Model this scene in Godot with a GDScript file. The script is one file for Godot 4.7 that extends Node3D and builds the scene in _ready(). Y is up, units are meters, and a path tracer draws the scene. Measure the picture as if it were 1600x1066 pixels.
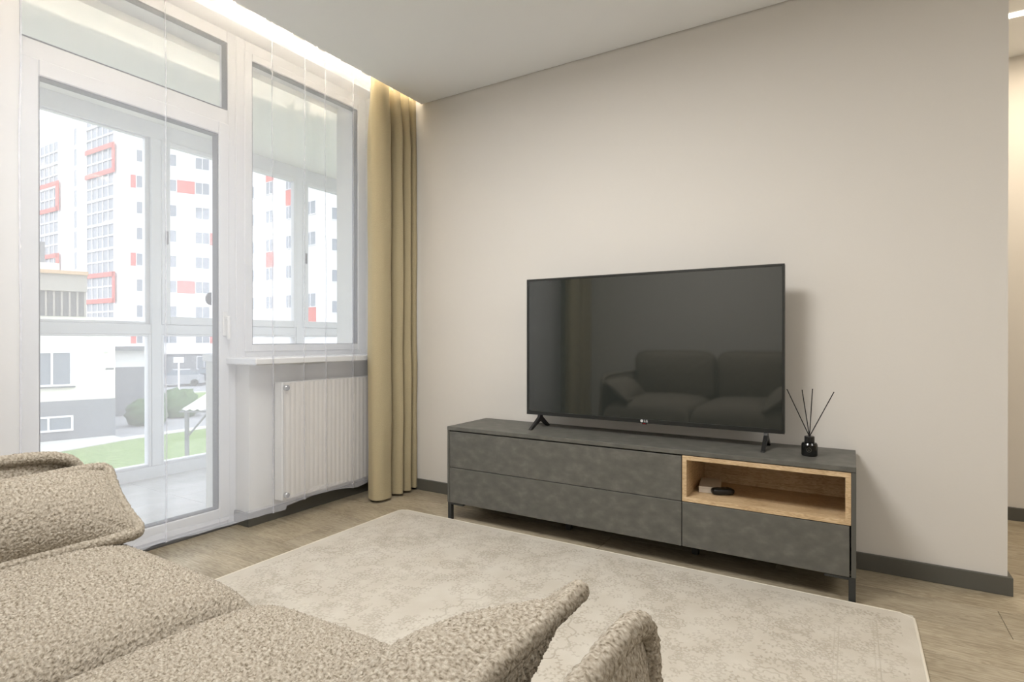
extends Node3D
# A living room with a dark TV stand, bouclé sofa and a balcony door veiled by tulle.
# Metres, y up. The camera stands beside the sofa at x = 0, z = 0; the TV wall is z = -2.88, the window wall x = -2.755.

var M := {}
var taken := {}
var rng := RandomNumberGenerator.new()

const CEIL := 2.566
const ZW := -2.88      # TV wall
const XW := -2.755     # inner face of the window wall
const XR := 3.6        # right end of the flat
const ZB := 0.44       # wall behind the sofa
const ZH := -4.09      # far wall of the hall


# ---------------------------------------------------------------- mesh collector
class MB:
	var v := PackedVector3Array()
	var n := PackedVector3Array()
	var uv := PackedVector2Array()
	var ix := PackedInt32Array()

	func poly(p: Array, out: Vector3, uvs: Array = []) -> void:
		# flat polygon (convex), its front towards "out"
		var nn: Vector3 = (p[1] - p[0]).cross(p[2] - p[0])
		if nn.length() < 1e-12 and p.size() > 3:
			nn = (p[2] - p[0]).cross(p[3] - p[0])
		nn = nn.normalized()
		var flip := nn.dot(out) < 0.0
		if flip:
			nn = -nn
		var b := v.size()
		for k in p.size():
			v.append(p[k])
			n.append(nn)
			uv.append(uvs[k] if uvs.size() else Vector2(p[k].x + p[k].z, p[k].y))
		for k in range(1, p.size() - 1):
			if flip:
				ix.append_array([b, b + k, b + k + 1])
			else:
				ix.append_array([b, b + k + 1, b + k])

	func box(c: Vector3, s: Vector3, bev := 0.0) -> void:
		var h := s * 0.5
		var b := minf(bev, minf(h.x, minf(h.y, h.z)) * 0.9)
		for ax in 3:
			for sg in [-1.0, 1.0]:
				var a1 := (ax + 1) % 3
				var a2 := (ax + 2) % 3
				var q := []
				for e in [[-1, -1], [1, -1], [1, 1], [-1, 1]]:
					var p := Vector3()
					p[ax] = sg * h[ax]
					p[a1] = e[0] * (h[a1] - b)
					p[a2] = e[1] * (h[a2] - b)
					q.append(c + p)
				var o := Vector3()
				o[ax] = sg
				poly(q, o)
		if b <= 0.0:
			return
		for ax in 3:
			var a1 := (ax + 1) % 3
			var a2 := (ax + 2) % 3
			for s1 in [-1.0, 1.0]:
				for s2 in [-1.0, 1.0]:
					var q := []
					for e in [[-1.0, 0], [1.0, 0], [1.0, 1], [-1.0, 1]]:
						var p := Vector3()
						p[ax] = e[0] * (h[ax] - b)
						p[a1] = s1 * (h[a1] - (b if e[1] else 0.0))
						p[a2] = s2 * (h[a2] - (0.0 if e[1] else b))
						q.append(c + p)
					var o := Vector3()
					o[a1] = s1
					o[a2] = s2
					poly(q, o)
		for sx in [-1.0, 1.0]:
			for sy in [-1.0, 1.0]:
				for sz in [-1.0, 1.0]:
					poly([c + Vector3(sx * h.x, sy * (h.y - b), sz * (h.z - b)), c + Vector3(sx * (h.x - b), sy * h.y, sz * (h.z - b)), c + Vector3(sx * (h.x - b), sy * (h.y - b), sz * h.z)], Vector3(sx, sy, sz))

	func span(a: Vector3, b: Vector3, bev := 0.0) -> void:
		box((a + b) * 0.5, (b - a).abs(), bev)

	func extrude(pts: PackedVector2Array, o: Vector3, ux: Vector3, uy: Vector3, uz: Vector3, depth: float) -> void:
		# outline in the plane ux/uy at o, pulled by depth along uz
		var tri := Geometry2D.triangulate_polygon(pts)
		for s in [0.0, depth]:
			for k in range(0, tri.size(), 3):
				poly([o + ux * pts[tri[k]].x + uy * pts[tri[k]].y + uz * s, o + ux * pts[tri[k + 1]].x + uy * pts[tri[k + 1]].y + uz * s, o + ux * pts[tri[k + 2]].x + uy * pts[tri[k + 2]].y + uz * s], uz * (1.0 if (s > 0.0) == (depth > 0.0) else -1.0) * signf(depth))
		var cw := Geometry2D.is_polygon_clockwise(pts)
		for k in pts.size():
			var a := pts[k]
			var b := pts[(k + 1) % pts.size()]
			var d := (b - a)
			var nn := Vector2(d.y, -d.x) * (-1.0 if cw else 1.0)
			poly([o + ux * a.x + uy * a.y, o + ux * b.x + uy * b.y, o + ux * b.x + uy * b.y + uz * depth, o + ux * a.x + uy * a.y + uz * depth], ux * nn.x + uy * nn.y)

	func grid(nu: int, nv: int, f: Callable, out_sign := 1.0, uvs := Vector2.ONE, close_u := false) -> void:
		# smooth sheet; f(u, v) in 0..1; out_sign turns it inside out
		var b := v.size()
		for j in nv + 1:
			for i in nu + 1:
				var u := float(i) / nu
				var w := float(j) / nv
				v.append(f.call(u, w))
				n.append(Vector3.ZERO)
				uv.append(Vector2(u, w) * uvs)
		for j in nv:
			for i in nu:
				var p := b + j * (nu + 1) + i
				var q := p + nu + 1
				for t in [[p, p + 1, q + 1], [p, q + 1, q]]:
					var c: Vector3 = (v[t[1]] - v[t[0]]).cross(v[t[2]] - v[t[0]]) * out_sign
					for k in t:
						n[k] += c
					if out_sign > 0.0:
						ix.append_array([t[0], t[2], t[1]])
					else:
						ix.append_array(t)
		if close_u:
			for j in nv + 1:
				var p := b + j * (nu + 1)
				var s := n[p] + n[p + nu]
				n[p] = s
				n[p + nu] = s
		for k in range(b, v.size()):
			n[k] = n[k].normalized()

	func tube(path: PackedVector3Array, r: float, sides := 8, closed := false, wob: FastNoiseLite = null, amp := 0.0) -> void:
		var m := path.size()
		var fr := []
		var up := Vector3.UP
		var t0 := (path[1] - path[0]).normalized()
		if absf(t0.dot(up)) > 0.9:
			up = Vector3.RIGHT
		var a := t0.cross(up).normalized()
		for k in m:
			var t: Vector3
			if closed:
				t = (path[(k + 1) % m] - path[(k + m - 1) % m]).normalized()
			else:
				t = (path[mini(k + 1, m - 1)] - path[maxi(k - 1, 0)]).normalized()
			a = (a - t * a.dot(t)).normalized()
			fr.append([a, t.cross(a)])
		var rings := m + (1 if closed else 0)
		var b := v.size()
		for k in rings:
			var kk := k % m
			for i in sides + 1:
				var g := TAU * (i % sides) / sides
				var nn: Vector3 = fr[kk][0] * cos(g) + fr[kk][1] * sin(g)
				var p := path[kk] + nn * r
				if wob:
					p += nn * wob.get_noise_3dv(p) * amp
				v.append(p)
				n.append(nn)
				uv.append(Vector2(float(i) / sides, float(k)))
		for k in rings - 1:
			for i in sides:
				var p := b + k * (sides + 1) + i
				var q := p + sides + 1
				ix.append_array([p, q, p + 1, p + 1, q, q + 1])
		if not closed:
			for e in [0, m - 1]:
				var ring := []
				for i in sides:
					ring.append(v[b + e * (sides + 1) + i])
				poly(ring, (path[0] - path[1]) if e == 0 else (path[m - 1] - path[m - 2]))

	func lathe(prof: PackedVector2Array, c: Vector3, sides := 32) -> void:
		# profile of (radius, height) from bottom to top, round the y axis; each segment shaded flat along the profile
		for k in prof.size() - 1:
			var a := prof[k]
			var d := prof[k + 1]
			var nn := Vector2(d.y - a.y, a.x - d.x).normalized()
			var b := v.size()
			for i in sides + 1:
				var g := TAU * (i % sides) / sides
				for q in [a, d]:
					v.append(c + Vector3(cos(g) * q.x, q.y, sin(g) * q.x))
					n.append(Vector3(cos(g) * nn.x, nn.y, sin(g) * nn.x))
					uv.append(Vector2(float(i) / sides, q.y))
			for i in sides:
				var p := b + i * 2
				ix.append_array([p, p + 2, p + 1, p + 1, p + 2, p + 3])

	func mesh() -> ArrayMesh:
		var a := []
		a.resize(Mesh.ARRAY_MAX)
		a[Mesh.ARRAY_VERTEX] = v
		a[Mesh.ARRAY_NORMAL] = n
		a[Mesh.ARRAY_TEX_UV] = uv
		a[Mesh.ARRAY_INDEX] = ix
		var m := ArrayMesh.new()
		m.add_surface_from_arrays(Mesh.PRIMITIVE_TRIANGLES, a)
		return m


# ---------------------------------------------------------------- nodes
func numbered(called: String) -> String:
	var k: int = taken.get(called, 0)
	taken[called] = k + 1
	return called if k == 0 else "%s_%03d" % [called, k]


func tag(o: Node3D, label := "", category := "", group := "", kind := "") -> Node3D:
	if label: o.set_meta("label", label)
	if category: o.set_meta("category", category)
	if group: o.set_meta("group", group)
	if kind: o.set_meta("kind", kind)
	return o


func thing(called: String, label: String, category: String, at := Vector3.ZERO, group := "", kind := "") -> Node3D:
	var o := Node3D.new()
	o.name = numbered(called)
	add_child(o)
	o.position = at
	return tag(o, label, category, group, kind)


# a mesh written in world coordinates, hung under a thing that stands unturned
func part(parent: Node3D, called: String, mb: MB, m: Material, label := "") -> MeshInstance3D:
	var o := local(parent, called, mb.mesh(), m, label)
	o.position = -parent.position if parent.get_parent() == self else -(parent.position + (parent.get_parent() as Node3D).position)
	return o


# a mesh written in the parent's own coordinates
func local(parent: Node3D, called: String, me: Mesh, m: Material, label := "") -> MeshInstance3D:
	var o := MeshInstance3D.new()
	o.name = called
	o.mesh = me
	o.material_override = m
	parent.add_child(o, true)
	if label:
		o.set_meta("label", label)
	return o


func structure(called: String, label: String, category: String, mb: MB, m: Material) -> MeshInstance3D:
	var o := MeshInstance3D.new()
	o.name = numbered(called)
	o.mesh = mb.mesh()
	o.material_override = m
	add_child(o)
	tag(o, label, category, "", "structure")
	return o


func spanned(a: Vector3, b: Vector3, bev := 0.0) -> MB:
	var s := MB.new()
	s.span(a, b, bev)
	return s


# ---------------------------------------------------------------- materials
func mat(c: Color, rough := 0.6, metal := 0.0, spec := 0.5) -> StandardMaterial3D:
	var m := StandardMaterial3D.new()
	m.albedo_color = c
	m.roughness = rough
	m.metallic = metal
	m.metallic_specular = spec
	return m


func noise(freq: float, type := FastNoiseLite.TYPE_SIMPLEX_SMOOTH, octaves := 4, sd := 1) -> FastNoiseLite:
	var f := FastNoiseLite.new()
	f.noise_type = type
	f.frequency = freq
	f.seed = sd
	f.fractal_octaves = octaves
	if octaves <= 1:
		f.fractal_type = FastNoiseLite.FRACTAL_NONE
	return f


func noise_tex(f: FastNoiseLite, size := 512, ramp := [], as_normal := 0.0) -> NoiseTexture2D:
	var t := NoiseTexture2D.new()
	t.width = size
	t.height = size
	t.seamless = true
	t.noise = f
	if ramp.size():
		var g := Gradient.new()
		g.offsets = PackedFloat32Array(ramp.map(func(r): return r[0]))
		g.colors = PackedColorArray(ramp.map(func(r): return r[1]))
		t.color_ramp = g
	if as_normal > 0.0:
		t.as_normal_map = true
		t.bump_strength = as_normal
	return t


func triplanar(m: StandardMaterial3D, scale: Vector3, world := true) -> StandardMaterial3D:
	m.uv1_triplanar = true
	m.uv1_world_triplanar = world
	m.uv1_scale = scale
	m.uv1_triplanar_sharpness = 4.0
	return m


func wood_image(w: int, h: int, sd: int, dark: Color, mid: Color, light: Color, knots := 0.4) -> ImageTexture:
	# grain runs along u
	var fine: Image = noise(0.16, FastNoiseLite.TYPE_SIMPLEX_SMOOTH, 3, sd).get_image(w / 24, h)
	fine.resize(w, h, Image.INTERPOLATE_CUBIC)
	var broad: Image = noise(0.035, FastNoiseLite.TYPE_SIMPLEX_SMOOTH, 3, sd + 7).get_image(w / 5, h)
	broad.resize(w, h, Image.INTERPOLATE_CUBIC)
	var cloud: Image = noise(0.006, FastNoiseLite.TYPE_SIMPLEX_SMOOTH, 4, sd + 13).get_image(w, h)
	var im := Image.create(w, h, false, Image.FORMAT_RGB8)
	for y in h:
		for x in w:
			var a := fine.get_pixel(x, y).r
			var b := broad.get_pixel(x, y).r
			var c := cloud.get_pixel(x, y).r
			var ring := 0.5 + 0.5 * sin((b * 9.0 + c * 3.0) * TAU * 0.5)
			var t := clampf(0.5 + (a - 0.5) * 0.55 + (ring - 0.5) * knots + (c - 0.5) * 0.5, 0.0, 1.0)
			im.set_pixel(x, y, dark.lerp(mid, t * 2.0) if t < 0.5 else mid.lerp(light, t * 2.0 - 1.0))
	return ImageTexture.create_from_image(im)


func make_materials() -> void:
	M.wall = mat(Color(0.85, 0.835, 0.812), 0.85)
	M.wall.normal_enabled = true
	M.wall.normal_texture = noise_tex(noise(0.06, FastNoiseLite.TYPE_SIMPLEX_SMOOTH, 3, 3), 512, [], 1.2)
	M.wall.normal_scale = 0.12
	triplanar(M.wall, Vector3.ONE * 2.2)
	M.ceiling = mat(Color(0.95, 0.957, 0.96), 0.9)
	M.threshold = mat(Color(0.40, 0.40, 0.40), 0.5, 0.6)
	M.niche = mat(Color(0.93, 0.93, 0.92), 0.9)
	M.reveal = mat(Color(0.88, 0.88, 0.87), 0.8)
	M.pvc = mat(Color(0.86, 0.868, 0.88), 0.35)
	M.gasket = mat(Color(0.32, 0.33, 0.34), 0.7)
	M.chrome = mat(Color(0.75, 0.76, 0.77), 0.25, 0.9)
	M.white_metal = mat(Color(0.90, 0.90, 0.89), 0.4)
	M.radiator_paint = mat(Color(0.88, 0.865, 0.835), 0.45)
	M.skirting = mat(Color(0.335, 0.33, 0.305), 0.55)
	M.glass = mat(Color(0.95, 0.97, 0.96, 0.03), 0.02)
	M.glass.transparency = BaseMaterial3D.TRANSPARENCY_ALPHA
	M.concrete = mat(Color(1, 1, 1), 0.5)
	M.concrete.albedo_texture = noise_tex(noise(0.010, FastNoiseLite.TYPE_SIMPLEX_SMOOTH, 7, 21), 1024, [[0.0, Color(0.315, 0.313, 0.292)], [0.45, Color(0.352, 0.348, 0.325)], [0.6, Color(0.366, 0.361, 0.338)], [1.0, Color(0.42, 0.412, 0.388)]])
	triplanar(M.concrete, Vector3(1.1, 1.6, 1.3))
	M.body_grey = mat(Color(0.315, 0.312, 0.29), 0.5)
	M.drawer_white = mat(Color(0.80, 0.80, 0.79), 0.5)
	M.leg_metal = mat(Color(0.20, 0.205, 0.20), 0.45, 0.3)
	M.oak = mat(Color(1, 1, 1), 0.55)
	M.oak.albedo_texture = wood_image(768, 256, 5, Color(0.60, 0.49, 0.36), Color(0.75, 0.645, 0.50), Color(0.83, 0.735, 0.60), 0.35)
	triplanar(M.oak, Vector3(1.1, 4.0, 4.0))
	M.oak_side = mat(Color(1, 1, 1), 0.55)
	M.oak_side.albedo_texture = M.oak.albedo_texture
	triplanar(M.oak_side, Vector3(4.0, 4.0, 1.1))
	M.screen = mat(Color(0.165, 0.178, 0.168), 0.045, 0.0, 0.68)
	M.bezel = mat(Color(0.13, 0.135, 0.128), 0.35)
	M.bezel_edge = mat(Color(0.24, 0.245, 0.225), 0.35, 0.5)
	M.stand_plastic = mat(Color(0.10, 0.10, 0.10), 0.4)
	M.logo = mat(Color(0.78, 0.78, 0.78), 0.35)
	M.logo_red = mat(Color(0.70, 0.10, 0.10), 0.4)
	M.black_glass = mat(Color(0.055, 0.06, 0.055), 0.12)
	M.black_plastic = mat(Color(0.07, 0.07, 0.07), 0.35)
	M.reed = mat(Color(0.06, 0.055, 0.055), 0.8)
	M.paper = mat(Color(0.86, 0.83, 0.79), 0.7)
	# fabrics
	M.boucle = mat(Color(1, 1, 1), 0.95, 0.0, 0.2)
	M.boucle.albedo_texture = noise_tex(noise(0.05, FastNoiseLite.TYPE_SIMPLEX_SMOOTH, 3, 31), 512, [[0.0, Color(0.36, 0.325, 0.275)], [0.35, Color(0.56, 0.527, 0.475)], [0.65, Color(0.64, 0.612, 0.563)], [1.0, Color(0.73, 0.706, 0.66)]])
	M.boucle.normal_enabled = true
	M.boucle.normal_texture = noise_tex(noise(0.06, FastNoiseLite.TYPE_SIMPLEX_SMOOTH, 3, 32), 512, [], 6.0)
	M.boucle.normal_scale = 0.7
	triplanar(M.boucle, Vector3.ONE * 4.5)
	M.drape = mat(Color(0.74, 0.688, 0.56), 0.85, 0.0, 0.3)
	M.drape.albedo_texture = noise_tex(noise(0.09, FastNoiseLite.TYPE_SIMPLEX_SMOOTH, 3, 41), 512, [[0.0, Color(0.86, 0.86, 0.86)], [1.0, Color(1, 1, 1)]])
	M.drape.rim_enabled = true
	M.drape.rim = 0.4
	M.drape.rim_tint = 0.6
	M.drape.backlight_enabled = true
	M.drape.backlight = Color(0.22, 0.19, 0.12)
	triplanar(M.drape, Vector3(6, 3, 6))
	M.tulle = mat(Color(0.92, 0.93, 0.965, 0.2), 0.95, 0.0, 0.1)
	M.tulle.transparency = BaseMaterial3D.TRANSPARENCY_ALPHA
	M.tulle.backlight_enabled = true
	M.tulle.backlight = Color(0.88, 0.88, 0.90)
	# floors
	for k in 4:
		var tones := [1.05, 1.01, 1.085, 1.03]
		var f: float = tones[k]
		var m := mat(Color(1, 1, 1), 0.42)
		m.albedo_texture = wood_image(1024, 512, 50 + k * 3, Color(0.47 * f, 0.425 * f, 0.35 * f), Color(0.59 * f, 0.548 * f, 0.468 * f), Color(0.67 * f, 0.63 * f, 0.555 * f), 0.38)
		M["plank%d" % k] = m
	M.sub_floor = mat(Color(0.45, 0.41, 0.35), 0.9)
	M.tile = mat(Color(0.80, 0.80, 0.80), 0.22)
	M.tile.albedo_texture = noise_tex(noise(0.008, FastNoiseLite.TYPE_SIMPLEX_SMOOTH, 5, 61), 512, [[0.0, Color(0.90, 0.90, 0.90)], [1.0, Color(1, 1, 1)]])
	triplanar(M.tile, Vector3.ONE)
	M.loggia_cream = mat(Color(0.95, 0.955, 0.915), 0.85)
	M.grout = mat(Color(0.55, 0.55, 0.55), 0.9)
	# outside
	M.plaster = mat(Color(0.88, 0.87, 0.83), 0.9)
	M.plaster_white = mat(Color(0.90, 0.90, 0.90), 0.9)
	M.plaster_grey = mat(Color(0.47, 0.48, 0.50), 0.9)
	M.red_panel = mat(Color(0.80, 0.40, 0.37), 0.8)
	M.far_glass = mat(Color(0.47, 0.50, 0.54), 0.1)
	M.far_frame = mat(Color(0.90, 0.90, 0.91), 0.6)
	M.asphalt = mat(Color(0.58, 0.58, 0.59), 0.95)
	M.grass = mat(Color(1, 1, 1), 1.0, 0.0, 0.1)
	M.grass.albedo_texture = noise_tex(noise(0.02, FastNoiseLite.TYPE_SIMPLEX_SMOOTH, 5, 71), 512, [[0.0, Color(0.38, 0.46, 0.28)], [0.5, Color(0.49, 0.57, 0.37)], [1.0, Color(0.58, 0.64, 0.46)]])
	triplanar(M.grass, Vector3.ONE * 0.35)
	M.bush = mat(Color(0.27, 0.38, 0.20), 0.9)
	M.curb = mat(Color(0.78, 0.78, 0.76), 0.9)
	M.siding = mat(Color(0.62, 0.60, 0.57), 0.8)
	M.fascia = mat(Color(0.72, 0.60, 0.46), 0.8)
	M.slat_grey = mat(Color(0.42, 0.43, 0.44), 0.7)
	M.rubber = mat(Color(0.05, 0.05, 0.05), 0.8)
	M.car_silver = mat(Color(0.62, 0.63, 0.65), 0.3, 0.4)
	M.car_dark = mat(Color(0.25, 0.27, 0.30), 0.3, 0.3)
	M.car_red = mat(Color(0.60, 0.16, 0.15), 0.3, 0.2)


func glow(c: Color, e: float) -> StandardMaterial3D:
	var m := mat(c, 0.6)
	m.emission_enabled = true
	m.emission = c
	m.emission_energy_multiplier = e
	return m


func area_light(called: String, parent: Node3D, at: Vector3, look: Vector3, size: Vector2, c: Color, e: float) -> void:
	var l := AreaLight3D.new()
	l.name = called
	parent.add_child(l, true)
	l.area_size = size
	l.light_color = c
	l.light_energy = e
	l.shadow_enabled = true
	l.area_range = 12.0
	var up := Vector3.UP if absf(look.y) < 0.9 else Vector3.FORWARD
	l.basis = Basis.looking_at(look, up)
	l.position = at - parent.position


# ---------------------------------------------------------------- the scene
func _ready() -> void:
	rng.seed = 7
	var cam := Camera3D.new()
	cam.name = "camera"
	add_child(cam)
	cam.fov = 62.75
	cam.near = 0.05
	cam.far = 400.0
	cam.position = Vector3(0, 1.0, 0)
	cam.rotation = Vector3(-0.0023, 0.5451, 0)
	cam.current = true
	var we := WorldEnvironment.new()
	we.name = "surroundings"
	var e := Environment.new()
	e.background_mode = Environment.BG_SKY
	var sk := ProceduralSkyMaterial.new()
	sk.sky_top_color = Color(0.93, 0.965, 1.0)
	sk.sky_horizon_color = Color(0.97, 0.98, 1.0)
	sk.ground_horizon_color = Color(0.75, 0.76, 0.76)
	sk.ground_bottom_color = Color(0.62, 0.63, 0.62)
	e.sky = Sky.new()
	e.sky.sky_material = sk
	e.background_energy_multiplier = 2.4
	e.tonemap_mode = Environment.TONE_MAPPER_LINEAR
	e.tonemap_exposure = 1.54
	e.sdfgi_enabled = true
	e.ssao_enabled = true
	e.ssil_enabled = true
	we.environment = e
	add_child(we)

	make_materials()
	build_shell()
	build_window_wall()
	build_lamps()
	build_loggia()
	build_outside()
	build_rug()
	build_tv_stand()
	build_television()
	build_small_things()
	build_sofa()
	build_curtains()
	build_radiator()


func build_lamps() -> void:
	var warm := Color(1.0, 0.93, 0.83)
	var white := Color(1.0, 0.99, 0.975)
	# light strip in the curtain niche, on the edge of the hung ceiling
	var t := thing("led_strip", "warm white LED strip hidden along the ceiling edge above the curtains", "light strip", Vector3(-2.423, 2.597, -1.2))
	part(t, "diffuser", spanned(Vector3(-2.432, 2.597, ZW + 0.03), Vector3(-2.414, 2.603, ZB - 0.05)), glow(warm, 9.0))
	area_light("led_strip_light", t, Vector3(-2.423, 2.606, (ZW + ZB) * 0.5), Vector3(-0.35, 1.0, 0), Vector2(0.016, 3.2), warm, 1.9)
	# round ceiling lamp in the middle of the sitting area
	var c := thing("ceiling_lamp", "flat round white ceiling lamp above the rug", "ceiling lamp", Vector3(-1.15, CEIL, -0.95))
	var rim := MB.new()
	rim.lathe(PackedVector2Array([Vector2(0.43, -0.05), Vector2(0.44, -0.045), Vector2(0.44, 0.0)]), Vector3.ZERO)
	local(c, "rim", rim.mesh(), M.white_metal)
	var dif := MB.new()
	dif.lathe(PackedVector2Array([Vector2(0.001, -0.055), Vector2(0.3, -0.055), Vector2(0.43, -0.05)]), Vector3.ZERO)
	local(c, "diffuser", dif.mesh(), glow(white, 4.0))
	area_light("ceiling_lamp_light", c, Vector3(-1.15, CEIL - 0.07, -0.95), Vector3.DOWN, Vector2(0.76, 0.76), white, 3.3)
	# its twin over the kitchen end, out of the picture to the right
	var c2: Node3D = c.duplicate()
	c2.name = numbered("ceiling_lamp")
	add_child(c2)
	c2.position = Vector3(1.7, CEIL, -0.95)
	c2.set_meta("label", "flat round white ceiling lamp at the kitchen end")
	for l in c2.get_children():
		if l is AreaLight3D:
			l.light_energy = 1.15
	# straight lamps let into the ceiling of the hall and of the kitchen end
	for a in [[Vector3(1.55, CEIL, -3.56), Vector3(1.0, 0, 0), 2.4, 2.0, "slim warm light line in the hall ceiling beyond the wall end"]]:
		var l := thing("linear_lamp", a[4], "ceiling lamp", a[0])
		var h: Vector3 = a[1] * (a[2] * 0.5) + (Vector3.ONE - a[1] - Vector3.UP) * 0.022
		var s := MB.new()
		s.span(-h + Vector3(0, -0.004, 0), h + Vector3(0, 0.002, 0))
		local(l, "diffuser", s.mesh(), glow(warm, 6.0))
		var sz := Vector2(a[2], 0.04) if a[1].x > 0.5 else Vector2(0.04, a[2])
		area_light("linear_lamp_light", l, a[0] + Vector3(0, -0.01, 0), Vector3.DOWN, sz, warm, a[3])


func build_shell() -> void:
	# floor: planks along x, on a dark bed so that the joints read
	var bed := structure("floor", "light oak plank floor of the living room", "floor", spanned(Vector3(-3.0, -0.12, ZH - 0.1), Vector3(XR, -0.012, ZB + 0.1)), M.sub_floor)
	var pitch := 0.23
	var z0 := -4.30
	var row := 0
	while z0 + row * pitch < ZB:
		var za := z0 + row * pitch
		var x := -2.9 - fmod(row * 0.53 + 0.2, 1.5)
		if row == 7: x = 0.463 - 3.0 - 1.5
		while x < XR:
			var xa := maxf(x, -2.9)
			var xb := minf(x + 1.5, XR - 0.01)
			x += 1.5
			if xb - xa < 0.05:
				continue
			var s := MB.new()
			s.span(Vector3(xa + 0.0006, -0.014, za + 0.0006), Vector3(xb - 0.0006, 0.0, za + pitch - 0.0006), 0.0012)
			var uo := rng.randf()
			var vo := rng.randf()
			for k in s.v.size():
				s.uv[k] = Vector2((s.v[k].x - xa) / 2.2 + uo, (s.v[k].z - za) / 0.8 + vo)
			local(bed, "plank", s.mesh(), M["plank%d" % (rng.randi() % 4)])
		row += 1

	# walls
	structure("wall_tv", "pale greige painted wall behind the television", "wall", spanned(Vector3(-2.9, -0.1, ZW - 0.12), Vector3(0.525, 2.9, ZW)), M.wall)
	structure("wall_rear", "pale greige painted wall behind the sofa", "wall", spanned(Vector3(-3.3, -0.1, ZB), Vector3(XR + 0.1, 2.9, ZB + 0.12)), M.wall)
	structure("wall_right", "pale painted wall at the kitchen end", "wall", spanned(Vector3(XR, -0.1, ZH), Vector3(XR + 0.12, 2.9, ZB)), M.wall)
	structure("wall_hall", "pale painted hall wall seen past the wall end", "wall", spanned(Vector3(-0.6, -0.1, ZH - 0.12), Vector3(XR + 0.12, 2.9, ZH)), M.wall)
	structure("wall_hall_end", "painted end wall closing the hall behind the television wall", "wall", spanned(Vector3(-0.6, -0.1, ZH), Vector3(-0.5, 2.9, ZW - 0.12)), M.wall)
	# hung ceiling, 7 mm short of the TV wall: the dark line is the open joint
	var c := MB.new()
	c.span(Vector3(-2.444, CEIL, ZW + 0.009), Vector3(XR, CEIL + 0.03, ZB))
	c.span(Vector3(0.534, CEIL, ZH), Vector3(XR, CEIL + 0.03, ZW + 0.009))
	c.span(Vector3(-0.5, CEIL, ZH + 0.009), Vector3(0.534, CEIL + 0.03, ZW - 0.125))
	c.span(Vector3(-2.444, CEIL + 0.03, ZW + 0.009), Vector3(-2.436, 2.612, ZB))
	c.span(Vector3(-2.405, CEIL + 0.03, ZW + 0.009), Vector3(-2.395, 2.70, ZB))
	structure("ceiling", "smooth matte white stretched ceiling", "ceiling", c, M.ceiling)
	var g := MB.new()
	g.span(Vector3(-2.42, CEIL + 0.03, ZW), Vector3(0.53, CEIL + 0.034, ZW + 0.03))
	structure("trim_1", "narrow open joint between ceiling and television wall", "trim", g, M.ceiling)
	# slab over the curtain niche and over everything
	structure("ceiling_slab", "white slab above the curtain niche", "ceiling", spanned(Vector3(-3.2, 2.70, ZH - 0.1), Vector3(XR + 0.12, 2.9, ZB + 0.12)), M.niche)
	# skirting
	var b := MB.new()
	b.span(Vector3(XW, 0, ZW), Vector3(0.54, 0.072, ZW + 0.015), 0.0015)
	b.span(Vector3(0.525, 0, ZW - 0.12), Vector3(0.54, 0.072, ZW), 0.0015)
	structure("baseboard_tv", "dark grey-brown skirting along the television wall", "baseboard", b, M.skirting)
	structure("baseboard_hall", "dark skirting along the hall wall", "baseboard", spanned(Vector3(-0.5, 0, ZH), Vector3(XR, 0.072, ZH + 0.015), 0.0015), M.skirting)
	structure("baseboard_rear", "dark skirting along the wall behind the sofa", "baseboard", spanned(Vector3(XW, 0, ZB - 0.015), Vector3(XR, 0.072, ZB), 0.0015), M.skirting)
	var w := MB.new()
	w.span(Vector3(XW, 0, ZW + 0.015), Vector3(XW + 0.015, 0.072, -1.815), 0.0015)
	w.span(Vector3(-2.87, 0, -1.83), Vector3(XW + 0.0149, 0.072, -1.815), 0.0015)
	w.span(Vector3(XW, 0, -0.86), Vector3(XW + 0.015, 0.072, ZB - 0.015), 0.0015)
	structure("baseboard_window", "dark skirting under the window beside the balcony door", "baseboard", w, M.skirting)


const XF := -2.87       # inner face of the window and door frames
const XO := -3.16       # outer face of the window wall

func ring(s: MB, x0: float, x1: float, z0: float, z1: float, y0: float, y1: float, wl: float, wr: float, wb: float, wt: float) -> void:
	# a frame in the plane of the window wall; z0 > z1 (z0 is the end nearer the camera)
	s.span(Vector3(x0, y0, z0 - wl), Vector3(x1, y1, z0), 0.004)
	s.span(Vector3(x0, y0, z1), Vector3(x1, y1, z1 + wr), 0.004)
	s.span(Vector3(x0, y0, z1 + wr), Vector3(x1, y0 + wb, z0 - wl), 0.004)
	s.span(Vector3(x0, y1 - wt, z1 + wr), Vector3(x1, y1, z0 - wl), 0.004)


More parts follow.
